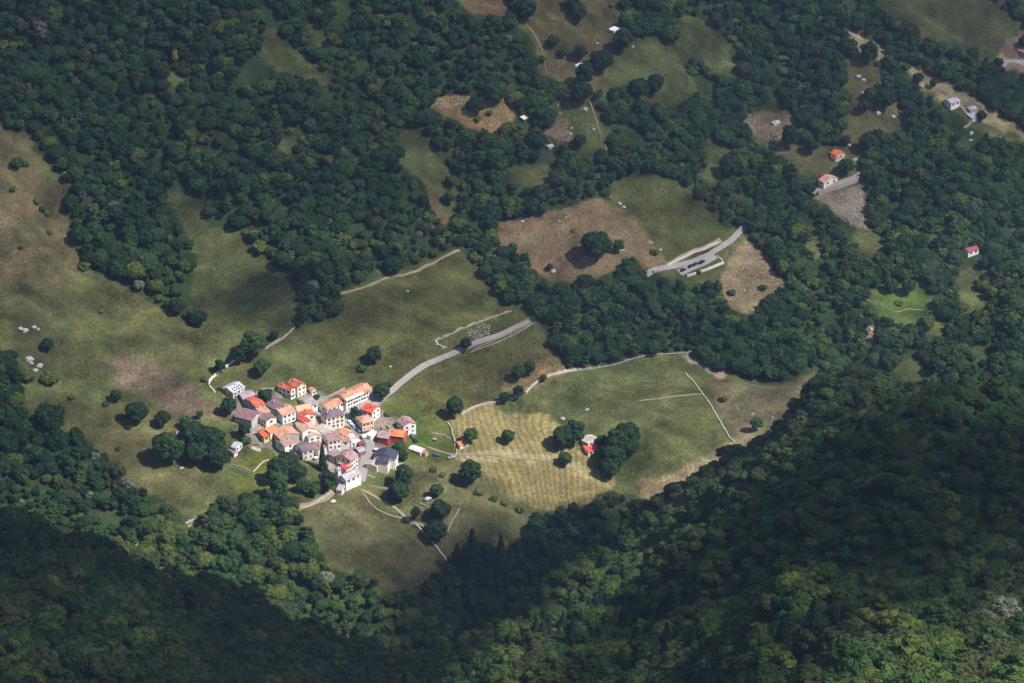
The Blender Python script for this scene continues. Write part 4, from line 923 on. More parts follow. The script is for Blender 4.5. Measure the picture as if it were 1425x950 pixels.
rubble('scree', [(948,488),(985,502),(1012,522),(1000,528),(965,505)], 120, .2, .6, ROCKB, 'eroded stony bank at the wood corner')
rubble('scree', [(758,168),(790,168),(800,205),(758,205)], 90, .2, .5, ROCKM, 'stones around the ruined hut')
rubble('scree', [(320,600),(345,590),(350,607),(330,612)], 40, .2, .5, ROCKM, 'rubble and litter at the left edge of the village')
# ------------------------------------------------------------------ cars and small things
TYRE = mottled('tyre_rubber', (.02,.02,.02), .1, 1, .8); CARG = mottled('car_glass', (.02,.025,.035), .05, 1, .12)
_carcache = {}
def carpaint(c):
    k = ('car',)+c
    if k not in _mc: 
        _mc[k] = mottled('car_paint', c, .05, 1, .3)
    return _mc[k]
def car_meshes(c, van=False):
    if (c, van) in _carcache: return _carcache[(c, van)]
    Lh, Wh = 2.1, .86
    if van: prof = [(-2.4,.35),(-2.4,1.2),(-2.35,2.0),(1.2,2.05),(1.75,1.25),(2.35,1.0),(2.4,.35)]
    else: prof = [(-2.1,.35),(-2.12,.75),(-2.0,.95),(-1.7,1.0),(-1.25,1.42),(.35,1.46),(1.05,1.0),(1.95,.85),(2.1,.6),(2.1,.35)]
    b = MB(); n = len(prof)
    top = 1.0 if not van else 1.25
    def sec(y, k): return [(x, y*(1-(.12 if z > top+.05 else 0)), z) for x, z in prof]
    A, B_ = sec(-Wh, 0), sec(Wh, 0)
    b.add(A+B_, [tuple(range(n)), tuple(range(2*n-1, n-1, -1))]+[(i, n+i, n+(i+1) % n, (i+1) % n) for i in range(n)])
    body = b.mesh('car_body', carpaint(c))
    g = MB()
    if van: quads = [[(1.26,-.7,1.93),(1.26,.7,1.93),(1.71,.78,1.3),(1.71,-.78,1.3)]]
    else: quads = [[(.42,-.66,1.41),(.42,.66,1.41),(1.0,.74,1.03),(1.0,-.74,1.03)], [(-1.3,-.66,1.38),(-1.3,.66,1.38),(-1.65,.74,1.04),(-1.65,-.74,1.04)]]
    for q in quads:
        nrm = np.cross(np.array(q[1])-np.array(q[0]), np.array(q[3])-np.array(q[0])); nrm = nrm/np.linalg.norm(nrm); nrm = nrm if nrm[2] > 0 else -nrm
        g.prism(q, nrm*.03)
    for s in (-1, 1):
        y0 = Wh*.88; x0, x1 = (-1.15, .75) if not van else (.1, 1.3); z0, z1 = (1.06, 1.36) if not van else (1.35, 1.85)
        g.prism([(x0, s*(y0+.02), z0), (x1, s*(y0+.02), z0), (x1-.4, s*(y0-.02), z1), (x0+.1, s*(y0-.02), z1)], (0, s*.03, 0))
    glass = g.mesh('car_glass', CARG)
    w = MB(); nn = 12
    P = [(.31*math.cos(6.283*i/nn), y, .31*math.sin(6.283*i/nn)) for y in (-.1, .1) for i in range(nn)]
    w.add(P, [tuple(range(nn)), tuple(range(2*nn-1, nn-1, -1))]+[(i, (i+1) % nn, nn+(i+1) % nn, nn+i) for i in range(nn)])
    wheel = w.mesh('wheel', TYRE); _carcache[(c, van)] = (body, glass, wheel); return _carcache[(c, van)]
def car(u, v, heading, c, label, group=None, van=False, name='parked_car'):
    p = hit(u, v, .6); z = float(H(p[0], p[1]))+.42
    body, glass, wheel = car_meshes(c, van)
    PROT.append((u, v, 15, float(p[1]))); PROT.append((u, v+8, 12, float(p[1])))
    r = empty(name, (p[0], p[1], z), label, 'van' if van else 'car', group); a = D2R(heading)
    dx = 1.5; zf = float(H(p[0]+dx*math.cos(a), p[1]+dx*math.sin(a))); zb = float(H(p[0]-dx*math.cos(a), p[1]-dx*math.sin(a)))
    r.rotation_euler = (0, -math.atan2(zf-zb, 2*dx), a)
    obj('body', body, r); obj('car_window', glass, r)
    for x in (-1.3, 1.3):
        for y in (-.8, .8): obj('wheel', wheel, r, (x, y, .31))
BLK, WHT, SIL, BLU = (.015,.016,.02), (.75,.76,.78), (.45,.47,.5), (.05,.10,.32)
GC = 'cars in the upper parking place'; GL = 'cars parked beside the village lane'
car(950.5,376,38,BLK,'lowest black car at the left end of the parking place',GC); car(961.5,370.5,38,BLK,'left one of the two black cars close together in the parking place',GC)
car(968,367.8,38,(.02,.025,.05),'right one of the two black cars close together in the parking place',GC); car(977,364.8,38,BLK,'rightmost black car in the parking place',GC)
car(912,377,38,SIL,'silver car half hidden by the wood at the parking place entrance')
car(487.2,588.3,-52,WHT,'white car at the top of the row beside the lane',GL); car(491.8,593.6,-52,(.35,.42,.55),'pale blue car in the middle of the row beside the lane',GL)
car(498.9,598.6,-50,(.16,.22,.42),'blue car in front of the peach coloured house',GL); car(482.6,596.6,160,BLK,'black car at the foot of the purple roofed cream house')
car(509.3,608.2,20,WHT,'white van standing below the peach coloured house',None,True,'parked_van'); car(504.5,629.3,15,BLK,'black car below the grey garage roof')
car(443,577.5,70,(.30,.36,.45),'grey blue car between the purple roof and the vermilion gable')
car(463.8,698.5,65,WHT,'white car on the grass left of the church path'); car(595.5,694.5,35,(.55,.62,.72),'light blue car on the meadow track below the village')
car(574,607.5,-60,(.06,.07,.08),'dark car beside the maroon roofed white house'); car(607.5,633.5,10,BLU,'blue car on the grass right of the lilac shed'); car(628,637,200,(.3,.36,.5),'grey blue car near the bushes beside the hay meadow')
car(1352,186,60,SIL,'silver car near the lower ridge shed')
CANV = mottled('white_canvas', (.82,.80,.82), .05, 1, .8); POLE = METAL
def parasol(u, v, w, label, mat=CANV):
    p = hit(u, v, 2.3); z = float(H(p[0], p[1])); r = empty('parasol', (p[0], p[1], z), label, 'parasol'); R = w/(F/project(p)[2])/2; n = 8
    c = MB(); V = [(R*math.cos(6.283*i/n), R*math.sin(6.283*i/n), 2.15) for i in range(n)]+[(0, 0, 2.7)]
    V += [(x, y, z_-.05) for x, y, z_ in V]; c.add(V, [(i, (i+1) % n, n) for i in range(n)]+[(n+1+(i+1) % n, n+1+i, 2*n+1) for i in range(n)]+[(i, n+1+i, n+1+(i+1) % n, (i+1) % n) for i in range(n)]); obj('canopy', c.mesh('canopy', mat), r)
    m = MB(); m.box((0, 0), (1, 0), (0, 1), .04, .04, 0, 2.66); obj('pole', m.mesh('pole', POLE), r)
parasol(439.5,635.8,6.5,'round white parasol beside the tall dark cypress'); parasol(523.3,624,6.5,'white garden parasol on the lawn above the navy roof'); parasol(475,707,4,'small white parasol by the church meadow') if False else None
def tent(u, v, label):
    p = hit(u, v, 1); z = float(H(p[0], p[1])); r = empty('tent', (p[0], p[1], z), label, 'tent')
    for i, (c, x0, x1) in enumerate((((.7,.04,.05), -1.8, -.6), ((.8,.8,.8), -.6, .6), ((.08,.12,.5), .6, 1.8))):
        m = MB(); m.prism([(x0, -1.5, 0), (x0, 1.5, 0), (x0, 0, 2.0)], (x1-x0-.01, 0, 0)); obj('canvas_panel', m.mesh('panel', wallmat(c)), r)
    r.rotation_euler = (0, 0, D2R(-50))
tent(247.5,601.5,'red white and blue tent beside the trees left of the village')
def trampoline(u, v, label):
    p = hit(u, v, .5); z = float(H(p[0], p[1])); r = empty('trampoline', (p[0], p[1], z), label, 'trampoline'); n = 18; R = 1.4
    m = MB(); m.add([(R*math.cos(6.283*i/n), R*math.sin(6.283*i/n), h_) for h_ in (.75, .85) for i in range(n)], [tuple(range(n))[::-1], tuple(range(n, 2*n))]+[(i, (i+1) % n, n+(i+1) % n, n+i) for i in range(n)]); obj('mat', m.mesh('mat', wallmat((.25,.25,.2))), r)
    for k in range(4):
        a = 6.283*k/4+.4; m = MB(); m.box((R*.9*math.cos(a), R*.9*math.sin(a)), (1, 0), (0, 1), .05, .05, 0, .75); obj('leg', m.mesh('leg', METAL), r)
trampoline(605,611,'round trampoline on the bright green grass right of the village')
def woodpile(u, v, label):
    p = hit(u, v, .5); z = float(H(p[0], p[1])); r = random.Random(int(u)); m = MB()
    for k in range(5):
        for j in range(7):
            x, zz = -1.2+j*.4, .2+k*.28; n = 6; R = .15
            P = [(x+R*math.cos(6.283*i/n), y, zz+R*math.sin(6.283*i/n)) for y in (-.5+r.uniform(-.1, .1), .5) for i in range(n)]
            m.add(P, [tuple(range(n)), tuple(range(2*n-1, n-1, -1))]+[(i, (i+1) % n, n+(i+1) % n, n+i) for i in range(n)])
    o = obj('woodpile', m.mesh('woodpile', wallmat((.35,.25,.17)))); o.location = (p[0], p[1], z); o.rotation_euler = (0, 0, r.uniform(0, 3)); tag(o, label, 'woodpile')
woodpile(532,596,'stack of firewood above the crimson walled house'); woodpile(540,594.5,'stack of firewood left of the maroon roofed white house'); woodpile(348,621,'pale woodpile on the grass right of the white barn'); woodpile(357,619,'woodpile next to the yellow walled house')
def pylon(u, v, hgt, label, group='utility poles of the village'):
    p = hit(u, v); z = float(H(p[0], p[1])); r = empty('utility_pole', (p[0], p[1], z), label, 'utility pole', group); m = MB(); m.box((0, 0), (1, 0), (0, 1), .12, .12, -.5, hgt); obj('pole', m.mesh('pole', mottled('pole_wood', (.35,.32,.28), .1)), r)
    m = MB(); m.box((0, 0), (1, 0), (0, 1), .7, .06, hgt-.6, hgt-.45); obj('crossarm', m.mesh('crossarm', METAL), r)
pylon(595,507,6,'thin pole beside the village road'); pylon(541,600,6,'thin pole behind the crimson walled house'); pylon(548,672,5,'thin pole left of the big tree below the navy roof'); pylon(671,730,9,'tall thin pole above the spruces')
# bus-stop sized hut details: vegetable bed
ribbon('vegetable_bed', [(321,651),(330,655),(338,658),(346,661)], 3.2, mottled('bed_leaves', (.035,.075,.03), .4, 2), 'dark green vegetable bed below the white barn', .25, kind=None, cat='vegetable bed')
ribbon('terrace', [(350,622),(357,625.5),(363,627)], 2.4, CONC, 'pale terrace below the yellow walled house', .3, kind='structure')

T = []
def t(u, v, d, k, lb, *ex): T.append((u, v, d, k, lb)+ex)
GB = 'bushes and small trees of the upper left meadow'
t(23.6,226,21,'bush','larger of two round bushes high in the upper left meadow',1,GB); t(34.7,226.5,13,'bush','smaller bush touching the round one high in the upper left meadow',1,GB); t(18.5,262.7,11,'bush','lone small bush at the far upper left',1,GB)
t(51.5,280,12,'bush','small bush just above a double bush in the upper left meadow',1,GB); t(59,290,13,'bush','left half of the double bush in the upper left meadow',1,GB); t(66.5,296,13,'bush','right half of the double bush in the upper left meadow',1,GB)
t(102.5,322,15,'bush','round bush touching the wood tip in the upper left meadow',1,GB); t(69,323,9,'bush','tiny bush left of the wood tip',1,GB); t(28.6,343.6,8,'bush','tiny low bush in the brownish left meadow',1,GB); t(117,369.6,18,'bush','round bush below the wood edge of the left meadow',1,GB)
t(66,478,17,'dark','small dark tree right of the pale rock slabs',1,GB); t(37.7,522,24,'bush','round bush under the grey boulders at the left',1,GB); t(69,526,27,'bush','wide bush right of the grey boulders',1,GB); t(162,549,16,'mid','small tree below the ploughed looking strip',1,GB)
t(100,552,11,'bush','small bush left of the mown strip',1,GB); t(148,561.5,10,'bush','tiny bush under the mown strip',1,GB); t(168,579,14,'bush','flat bush left of the first round tree',.7,GB); t(190,571.6,29,'dark','first round dark tree below the mown strip',1,GB)
t(180,593,11,'bush','tiny bush below the first round dark tree',1,GB); t(225.6,581.7,22,'dark','second round dark tree below the mown strip',1,GB); t(69,579,44,'dark','biggest round dark tree at the left edge meadow',1); t(79,613,34,'dark','dark tree under the biggest one at the left edge',1); t(108,616,28,'dark','rightmost dark tree of the left edge clump',1)
t(165,623,8,'bush','tiny bush in the lower left meadow',1,GB); t(278,576,11,'mid','small tree on the bank left of the village',1); t(141,432,10,'bush','faint bush in the middle of the left meadow',.6,GB)
GT = 'trees clustered left of the village'
t(234,620,42,'mid','broad tree leftmost of the cluster beside the village',1,GT); t(268,602,34,'dark','dark tree at the top of the cluster beside the village',1,GT); t(292,612,39,'dark','large dark tree in the middle of the cluster beside the village',1,GT); t(303,634,30,'dark','dark tree at the bottom of the cluster beside the village',1,GT); t(273,628,30,'dark','tree filling the inside of the cluster beside the village',1,GT); t(258,586,16,'mid','small tree on the upper edge of the cluster beside the village',1,GT)
GP = 'trees along the wall above the village'
t(306.5,508.7,17,'dark','small tree between two pieces of pale wall',1,GP); t(333,493.5,21,'dark','middle tree of three above the pale wall',1,GP); t(352,478,34,'mid','largest tree of three above the pale wall',1,GP); t(364,510,22,'mid','lone tree on the grass above the village',1,GP); t(382,465,13,'dark','small tree beside the path climbing to the wood',1,GP); t(284.6,527,10,'bush','small bush left of the pale curved wall',1)
t(318.5,563,22,'dark','dark round tree in front of the slate roofed stone house',1); t(369,549,21,'dark','dark tree between the red roof and the farmhouse',1); t(340,597,20,'dark','dark tree left of the yellow walled house',1); t(342,612,15,'bushd','bush between the white barn and the yellow walled house',1); t(306,540,8,'bush','little bush at the corner of the slate roofed house',1)
GU = 'trees under the village on the left'
t(388,651,32,'dark','left tree of the group under the pink roofed white house',1,GU); t(401,641,28,'dark','upper tree of the group under the pink roofed white house',1,GU); t(415,655,24,'dark','right tree of the group under the pink roofed white house',1,GU); t(388,672,30,'mid','lower tree of the group under the pink roofed white house',1,GU)
t(448.5,632,13,'pine','tall dark cypress shaped tree in the middle of the village',1.35); t(422,673,20,'mid','small tree on the small lawn left of the church',1); t(437,680,18,'mid','bush like tree on the small lawn left of the church',1); t(456,668,27,'dark','dense dark tree hiding the wall left of the church tower',1); t(452,648,11,'bush','bush at the foot of the tall cypress',1)
t(562,662,30,'dark','upper half of the big dark double tree below the navy roof',1); t(555,682,27,'dark','lower half of the big dark double tree below the navy roof',1); t(556,621,18,'mid','tree between the crimson house and the navy roof',1); t(563,634,12,'mid','small tree right behind the navy roofed house',1); t(578,612,9,'bush','bush below the maroon roofed white house',1)
t(493.5,573.5,15,'dark','tree at the top of the row of parked cars',1); t(491,583,10,'bush','bush beside the row of parked cars',1); t(539.6,575.5,10,'bush','bush on the grass right of the red gable roof',1); t(441,551.5,10,'bushd','bush between the tiny outhouse and the grey mauve roof',1); t(457,563,7,'bush','bush in the garden left of the long white building',1)
GM = 'small trees of the meadow below the village'
t(608,680.5,17,'mid','small tree above the light blue car',1,GM); t(613,709,28,'dark','upper tree of the pair beside the lower path',1,GM); t(606.5,737,29,'dark','lower tree of the pair beside the lower path',1,GM); t(578,712.5,14,'dark','small upright tree at the bend of the lower path',1.3,GM); t(655,655,31,'dark','round dark tree at the left end of the hedge line',1,GM)
t(667,684,14,'bush','first bush of the hedge line under the hay meadow',1,GM); t(687,694,14,'bush','second bush of the hedge line under the hay meadow',1,GM); t(702,699,12,'bush','third bush of the hedge line under the hay meadow',1,GM); t(724,708,14,'bush','last bush of the hedge line under the hay meadow',1,GM); t(616,660,10,'bush','low bush in the meadow right of the church',1,GM); t(603,653,12,'bush','low bush under the lilac shed',.8,GM); t(632,667,6,'bush','tiny bush left of the round dark tree',1,GM)
GF = 'trees of the fields above and right of the village'
t(520.5,492,22,'dark','lone tree in the shaded field above the village',1,GF); t(503.7,512,14,'bush','bush in the shaded field above the village',1,GF); t(648.5,478,17,'dark','small tree leaning over the village road',1,GF); t(531,543,22,'mid','tree beside the road where it leaves the village',1,GF); t(541,534,12,'bush','bush beside the road where it leaves the village',1,GF)
t(633,564,21,'dark','tall dark tree at the corner of the long dry stone wall',1.4,GF); t(702,552,14,'dark','left small tree on the long dry stone wall',1,GF); t(721,545,17,'dark','right small tree on the long dry stone wall',1,GF); t(721,517,20,'mid','left tree of the pair on the dry yellow field',1,GF); t(737,510,18,'mid','right tree of the pair on the dry yellow field',1,GF); t(756,524.5,9,'mid','little tree beside the pale curving wall',1,GF)
t(655,605,20,'mid','lone tree beside the orange roofed field barn',1,GF); t(707.5,606,18,'mid','lone tree in the middle of the striped hay meadow',1,GF); t(786.6,637,18,'mid','tree throwing a shadow on the hay meadow crest',1.1,GF)
GR = 'large trees around the farmhouse in the right meadow'
t(783,607,30,'dark','left tree of the double tree before the farmhouse',1,GR); t(799,601,32,'dark','right tree of the double tree before the farmhouse',1,GR); t(872,602,32,'dark','upper right tree behind the farmhouse',1,GR); t(860,613,34,'dark','middle tree right of the farmhouse',1,GR); t(853,632,34,'dark','lower tree right of the farmhouse',1,GR); t(849,648,28,'dark','lowest tree right of the farmhouse',1,GR); t(838,612,15,'dark','small tree touching the farmhouse roof',1,GR); t(878,620,22,'dark','rightmost tree behind the farmhouse',1,GR)
GK = 'trees on the brown and green fields of the middle slope'
t(830,338,38,'dark','big round tree alone in the brown field',1,GK); t(860.7,341.5,17,'mid','small tree right of the big round one in the brown field',1,GK); t(714,344,13,'mid','small tree at the left edge of the brown field',1,GK); t(765,370.6,9,'mid','tiny tree at the bottom of the brown field',1,GK); t(911,350,13,'bush','bush between the brown field and the parking place',1,GK); t(798,320,8,'bush','tiny bush in the brown field',1,GK)
t(1018,406.6,14,'bush','low bush in the lower part of the brown bank',.8,GK); t(1062,399,12,'bush','small bush at the right of the brown bank',1,GK); t(972,378,9,'bush','little bush under the row of parked cars',.9,GK)
t(1053,588,17,'mid','bush near the silhouette of the right spur',1); t(1007,554,13,'bush','bush beside the pale boulder of the right meadow',1); t(1241,396,19,'mid','left small tree in the bright green clearing',1); t(1265,398,21,'mid','right small tree in the bright green clearing',1); t(1251.5,421,14,'bush','low bush in the bright green clearing',.7)
GH = 'trees of the high meadows'
t(731,10,30,'dark','big dark tree at the top edge beside the wood',1,GH); t(805,17,24,'dark','dark tree at the top of the high meadow',1,GH); t(797,2,22,'dark','tree cut by the top edge of the high meadow',1,GH); t(770.5,55.6,16,'mid','round tree in the high meadow',1,GH); t(784,72,13,'mid','small tree right of the round one in the high meadow',1,GH); t(807,72,19,'dark','tree behind the white roofed hut',1,GH)
t(837,82.5,29,'dark','large tree right of the white roofed hut',1,GH); t(867,54,27,'dark','tree at the right border of the high meadow',1,GH); t(850.6,7,9,'bush','tiny bush at the top right of the high meadow',1,GH); t(810,126,27,'dark','tree beside the upper track bend',1,GH); t(814,102,29,'dark','tree just below the white roofed hut',1,GH); t(807,193.7,16,'dark','tree at the bottom of the upper small meadow',1,GH)
t(889,121,27,'dark','left of the two upright trees on the green high field',1,GH); t(911,116,24,'dark','right of the two upright trees on the green high field',1.2,GH); t(893,151,26,'dark','dark tree below the two upright ones',1,GH); t(921,158,26,'mid','tree at the lower corner of the green high field',1,GH); t(775,114.5,14,'bush','bush left of the upper track',1,GH); t(761,162,22,'dark','dark tree left of the upper small meadow',1,GH)
t(680.5,156.6,12,'bush','low shrub on the ochre bank',.7,GH); t(662,144,24,'dark','tree splitting the pink rubble and the ochre bank',1,GH); t(690.6,125,30,'mid','tree above the ochre bank',1,GH); t(625,274.5,17,'mid','bush like tree in the narrow sloping glade',1,GH); t(628,251,18,'mid','tree in the upper part of the narrow sloping glade',1,GH); t(512,108,20,'mid','bright bush in the small gap of the wood',1,GH); t(664,165,12,'bush','shrub at the left of the ochre bank',1,GH)
GQ = 'trees of the upper right clearings'
t(1202.7,146.5,17,'dark','dark round tree in the upper right clearing',1,GQ); t(1233,133,28,'dark','large tree at the right of the upper right clearing',1,GQ); t(1211,130,18,'mid','tree left of the large one in the upper right clearing',1,GQ); t(1223,188.6,18,'dark','tree at the bottom of the upper right clearing',1,GQ); t(1208,196,24,'dark','tree below the upper right clearing',1,GQ); t(1128.6,202,20,'dark','tree in the brown grass left of the vermilion roof',1,GQ)
t(1100,189,28,'dark','dark tree right of the collapsed stone hut',1,GQ); t(1177.4,193.7,13,'dark','small tree above the vermilion roof',1,GQ); t(1177,230,20,'dark','tree between vermilion roof and cream house',1,GQ); t(1015.7,229,30,'dark','round tree in the narrow glade of the right wood',1,GQ); t(1209.4,72.4,28,'dark','tree on the upper right ridge track',1,GQ); t(1162,134,20,'twig','pale bare tree standing out of the right wood',1.1)
t(1278,107,14,'dark','small tree beside the upper right ridge track',1,GQ); t(1298,116,12,'dark','tree left of the lilac roofed ridge house',1,GQ); t(1366,160,14,'dark','dark tree right of the ridge sheds',1,GQ)
t(243,78,9,'gold','narrow golden tree in the shadowed upper left wood',2.0); t(55,42,34,'twig','purplish grey bare tree in the far upper left wood',1.2); t(1425,58,16,'dark','tree at the right edge in front of the brick red house',1); t(1368,868,44,'pale','left of three pale silvery trees in the bottom right corner wood',1); t(1396,872,46,'pale','middle of three pale silvery trees in the bottom right corner wood',1); t(1420,890,44,'pale','right of three pale silvery trees in the bottom right corner wood',1); t(1395,485,0.1,'mid','x',1) if False else None
t(657,766,34,'pine','tallest dark spruce in the hollow below the village',.85); t(636,776,28,'pine','spruce left of the tallest one in the hollow',.7); t(697,760,17,'pine','small pointed spruce standing apart in the hollow',1.05); t(676,770,30,'dark','dark round tree between the spruces of the hollow',1)
SINGLES = T
# ------------------------------------------------------------------ plant the wood
tx, ty, tz, tw, tu, tv, td, ts, tscrub = scatter()
n = len(tx); rr = RNG.random(n); big = n_tree(tx*.8-200, ty*.8+90)
key = np.full(n, 'dark', dtype='<U6')
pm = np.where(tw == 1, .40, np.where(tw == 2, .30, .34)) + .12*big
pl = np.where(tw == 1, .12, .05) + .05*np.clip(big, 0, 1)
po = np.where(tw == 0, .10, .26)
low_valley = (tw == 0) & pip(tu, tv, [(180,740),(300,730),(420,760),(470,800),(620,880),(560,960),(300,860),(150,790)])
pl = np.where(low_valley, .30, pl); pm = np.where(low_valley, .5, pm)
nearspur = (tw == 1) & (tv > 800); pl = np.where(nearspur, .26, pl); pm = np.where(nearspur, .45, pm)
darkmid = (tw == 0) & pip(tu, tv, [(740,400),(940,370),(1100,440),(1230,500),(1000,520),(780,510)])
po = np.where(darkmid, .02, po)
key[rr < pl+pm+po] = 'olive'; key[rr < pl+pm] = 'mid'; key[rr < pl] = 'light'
key[tscrub & (RNG.random(n) < .85)] = 'bush'
pinez = ((tw == 0) & pip(tu, tv, [(600,745),(640,735),(740,745),(745,800),(620,830),(590,790)]) & (RNG.random(n) < .25)) | \
        ((tw == 1) & (big < -.2) & (RNG.random(n) < .3) & (tu < 1150) & (tv > 840))
key[pinez] = 'pine'
r2 = RNG.random(n)
key[(r2 < .006) & (tw == 0)] = 'twig'; key[(r2 > .9975) & (tw == 0)] = 'pale'
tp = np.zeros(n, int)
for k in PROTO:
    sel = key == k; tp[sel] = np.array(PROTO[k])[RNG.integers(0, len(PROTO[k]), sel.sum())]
tsz = RNG.uniform(.72, 1.05, n); tsz[tw == 1] *= .85; trz = RNG.uniform(0, 6.283, n)
bs = key == 'bush'; ts = np.where(bs, ts*1.25, ts)
# which stems can be seen: the crown centre's own ray must reach it first
hc = 6.0*ts
cu, cv, cd = project(np.stack([tx, ty, tz+hc], -1))
vis = (cu > 0) & (cu < W0) & (cv > 0) & (cv < H0)
q = hit(cu, cv, 2.0); dq = (q[:, 1])
vis &= dq > ty-25
size = 8*ts*F/cd*np.where(vis, 1, 0)
SINGLES = globals().get('SINGLES', [])
n_hand = sum(1 for q_ in SINGLES if not q_[3].startswith('bush') and q_[3] != 'pine')
_isb = (key != 'pine') & (key != 'bush')
_o = np.argsort(-size); _cb = np.cumsum(_isb[_o]); order = _o[(_cb <= 290-n_hand) | ~_isb[_o]][:300-n_hand]
single = np.zeros(n, bool); single[order] = True
NAMES = {'dark': 'dark green broadleaf tree', 'mid': 'mid green broadleaf tree', 'light': 'yellow green broadleaf tree', 'olive': 'dull olive broadleaf tree',
         'pine': 'narrow dark conifer', 'bush': 'low rounded green bush', 'pale': 'pale whitish green tree', 'twig': 'greyish half bare tree', 'gold': 'golden green tree'}
def area(i):
    if tw[i] == 1:
        if tv[i] > 860: return 'in the bright wood filling the bottom right corner', 'trees of the near spur in the bottom right corner'
        if tv[i] > 760: return 'in the near wood halfway down the lower right spur', 'trees halfway down the near right spur'
        return 'near the shaded crest of the lower right spur', 'trees near the crest of the lower right spur'
    if tw[i] == 2:
        return 'in the shadowed wood of the lower left ridge', 'trees of the shadowed lower left ridge'
    return 'in the wood on the opposite slope', 'trees of the opposite slope'
for i in order:
    a, g = area(i); k = str(key[i])
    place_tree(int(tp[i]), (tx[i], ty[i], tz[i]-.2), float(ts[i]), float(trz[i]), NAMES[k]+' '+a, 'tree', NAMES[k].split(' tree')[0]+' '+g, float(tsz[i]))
# the hand placed trees and bushes of the meadows (photo position of the crown, its width)
for (u, v, dpx, k, label, *ex) in SINGLES:
    bush = k.startswith('bush'); pi = PROTO[k if not bush else 'bush']; pi = pi[random.randrange(min(4, len(pi)))]
    if k == 'bushd': pi = PROTO['bush'][random.randrange(2)]
    sz = ex[0] if ex else 1.0
    h = 4.0
    for _ in range(2):
        p = hit(u, v, h); dep = project(p)[2]; s = dpx/(F/dep)/(7.6 if k != 'pine' else 5.6)
        h = (2.4 if bush else (8.0 if k == 'pine' else 5.7))*s*sz
    p = hit(u, v, h)
    gp = (p[0], p[1], float(H(p[0], p[1]))-.15)
    place_tree(pi, gp, float(s), random.uniform(0, 6.28), label, 'bush' if bush else 'tree', ex[1] if len(ex) > 1 else None, sz)
for k, L_ in PROTO.items():
    pass
rest = ~single
# all further stems: one object, the wood
if True:
    idx = np.nonzero(rest)[0]; used = sorted(set(tp[idx].tolist()))
    for pi in used:
        if pi not in TREES_BY_PROTO:      # a kind not planted singly yet: plant its largest visible one
            c = idx[tp[idx] == pi]; j = c[np.argmax(size[c])]
            single[j] = True; a, g = area(j); k = str(key[j])
            place_tree(pi, (tx[j], ty[j], tz[j]-.2), float(ts[j]), float(trz[j]), NAMES[k]+' '+a, 'tree', NAMES[k].split(' tree')[0]+' '+g, float(tsz[j]))
    idx = np.nonzero(~single)[0]
    me = bpy.data.meshes.new('wood_points'); me.vertices.add(len(idx))
    me.vertices.foreach_set('co', np.stack([tx[idx], ty[idx], tz[idx]-.2], -1).reshape(-1).astype(np.float32))
    for nm, arr, ty_ in (('kind', tp[idx], 'INT'),):
        a = me.attributes.new(nm, ty_, 'POINT'); a.data.foreach_set('value', arr.astype(np.int32))
    a = me.attributes.new('size', 'FLOAT_VECTOR', 'POINT'); a.data.foreach_set('vector', np.stack([ts[idx], ts[idx], ts[idx]*tsz[idx]], -1).reshape(-1).astype(np.float32))
    a = me.attributes.new('turn', 'FLOAT_VECTOR', 'POINT'); a.data.foreach_set('vector', np.stack([0*trz[idx], 0*trz[idx], trz[idx]], -1).reshape(-1).astype(np.float32))
    wood = obj('forest', me)
    tag(wood, 'dense broadleaf wood covering the steep slopes around the village', 'forest', kind='stuff')
    ng = bpy.data.node_groups.new('wood', 'GeometryNodeTree')
    ng.interface.new_socket('Geometry', in_out='INPUT', socket_type='NodeSocketGeometry')
    ng.interface.new_socket('Geometry', in_out='OUTPUT', socket_type='NodeSocketGeometry')
    gi = ng.nodes.new('NodeGroupInput'); go = ng.nodes.new('NodeGroupOutput')
    jn = ng.nodes.new('GeometryNodeJoinGeometry')
    def nattr(name, t):
        a = ng.nodes.new('GeometryNodeInputNamedAttribute'); a.data_type = t; a.inputs['Name'].default_value = name
        return [o for o in a.outputs if o.enabled][0] if False else a.outputs[0]
    sk, ss, st = nattr('kind', 'INT'), nattr('size', 'FLOAT_VECTOR'), nattr('turn', 'FLOAT_VECTOR')
    for pi in sorted(set(tp[idx].tolist())):
        c, t = TREES_BY_PROTO[pi]
        j2 = ng.nodes.new('GeometryNodeJoinGeometry')
        for ob in (c, t):
            oi = ng.nodes.new('GeometryNodeObjectInfo'); oi.transform_space = 'ORIGINAL'; oi.inputs['Object'].default_value = ob
            ng.links.new(oi.outputs['Geometry'], j2.inputs[0])
        cmp_ = ng.nodes.new('FunctionNodeCompare'); cmp_.data_type = 'INT'; cmp_.operation = 'EQUAL'
        ia = [s for s in cmp_.inputs if s.enabled]; ng.links.new(sk, ia[0]); ia[1].default_value = pi
        ip = ng.nodes.new('GeometryNodeInstanceOnPoints')
        ng.links.new(gi.outputs[0], ip.inputs['Points']); ng.links.new(cmp_.outputs[0], ip.inputs['Selection'])
        g2 = ng.nodes.new('GeometryNodeGeometryToInstance'); ng.links.new(j2.outputs[0], g2.inputs[0])
        ng.links.new(g2.outputs[0], ip.inputs['Instance'])
        er = ng.nodes.new('FunctionNodeEulerToRotation'); ng.links.new(st, er.inputs[0]); ng.links.new(er.outputs[0], ip.inputs['Rotation'])
        ng.links.new(ss, ip.inputs['Scale']); ng.links.new(ip.outputs[0], jn.inputs[0])
    ng.links.new(jn.outputs[0], go.inputs[0])
    md = wood.modifiers.new('wood', 'NODES'); md.node_group = ng
print('stems', n, 'visible', int(vis.sum()), 'singles', int(single.sum()), 'px range', size[order].min(), size[order].max())
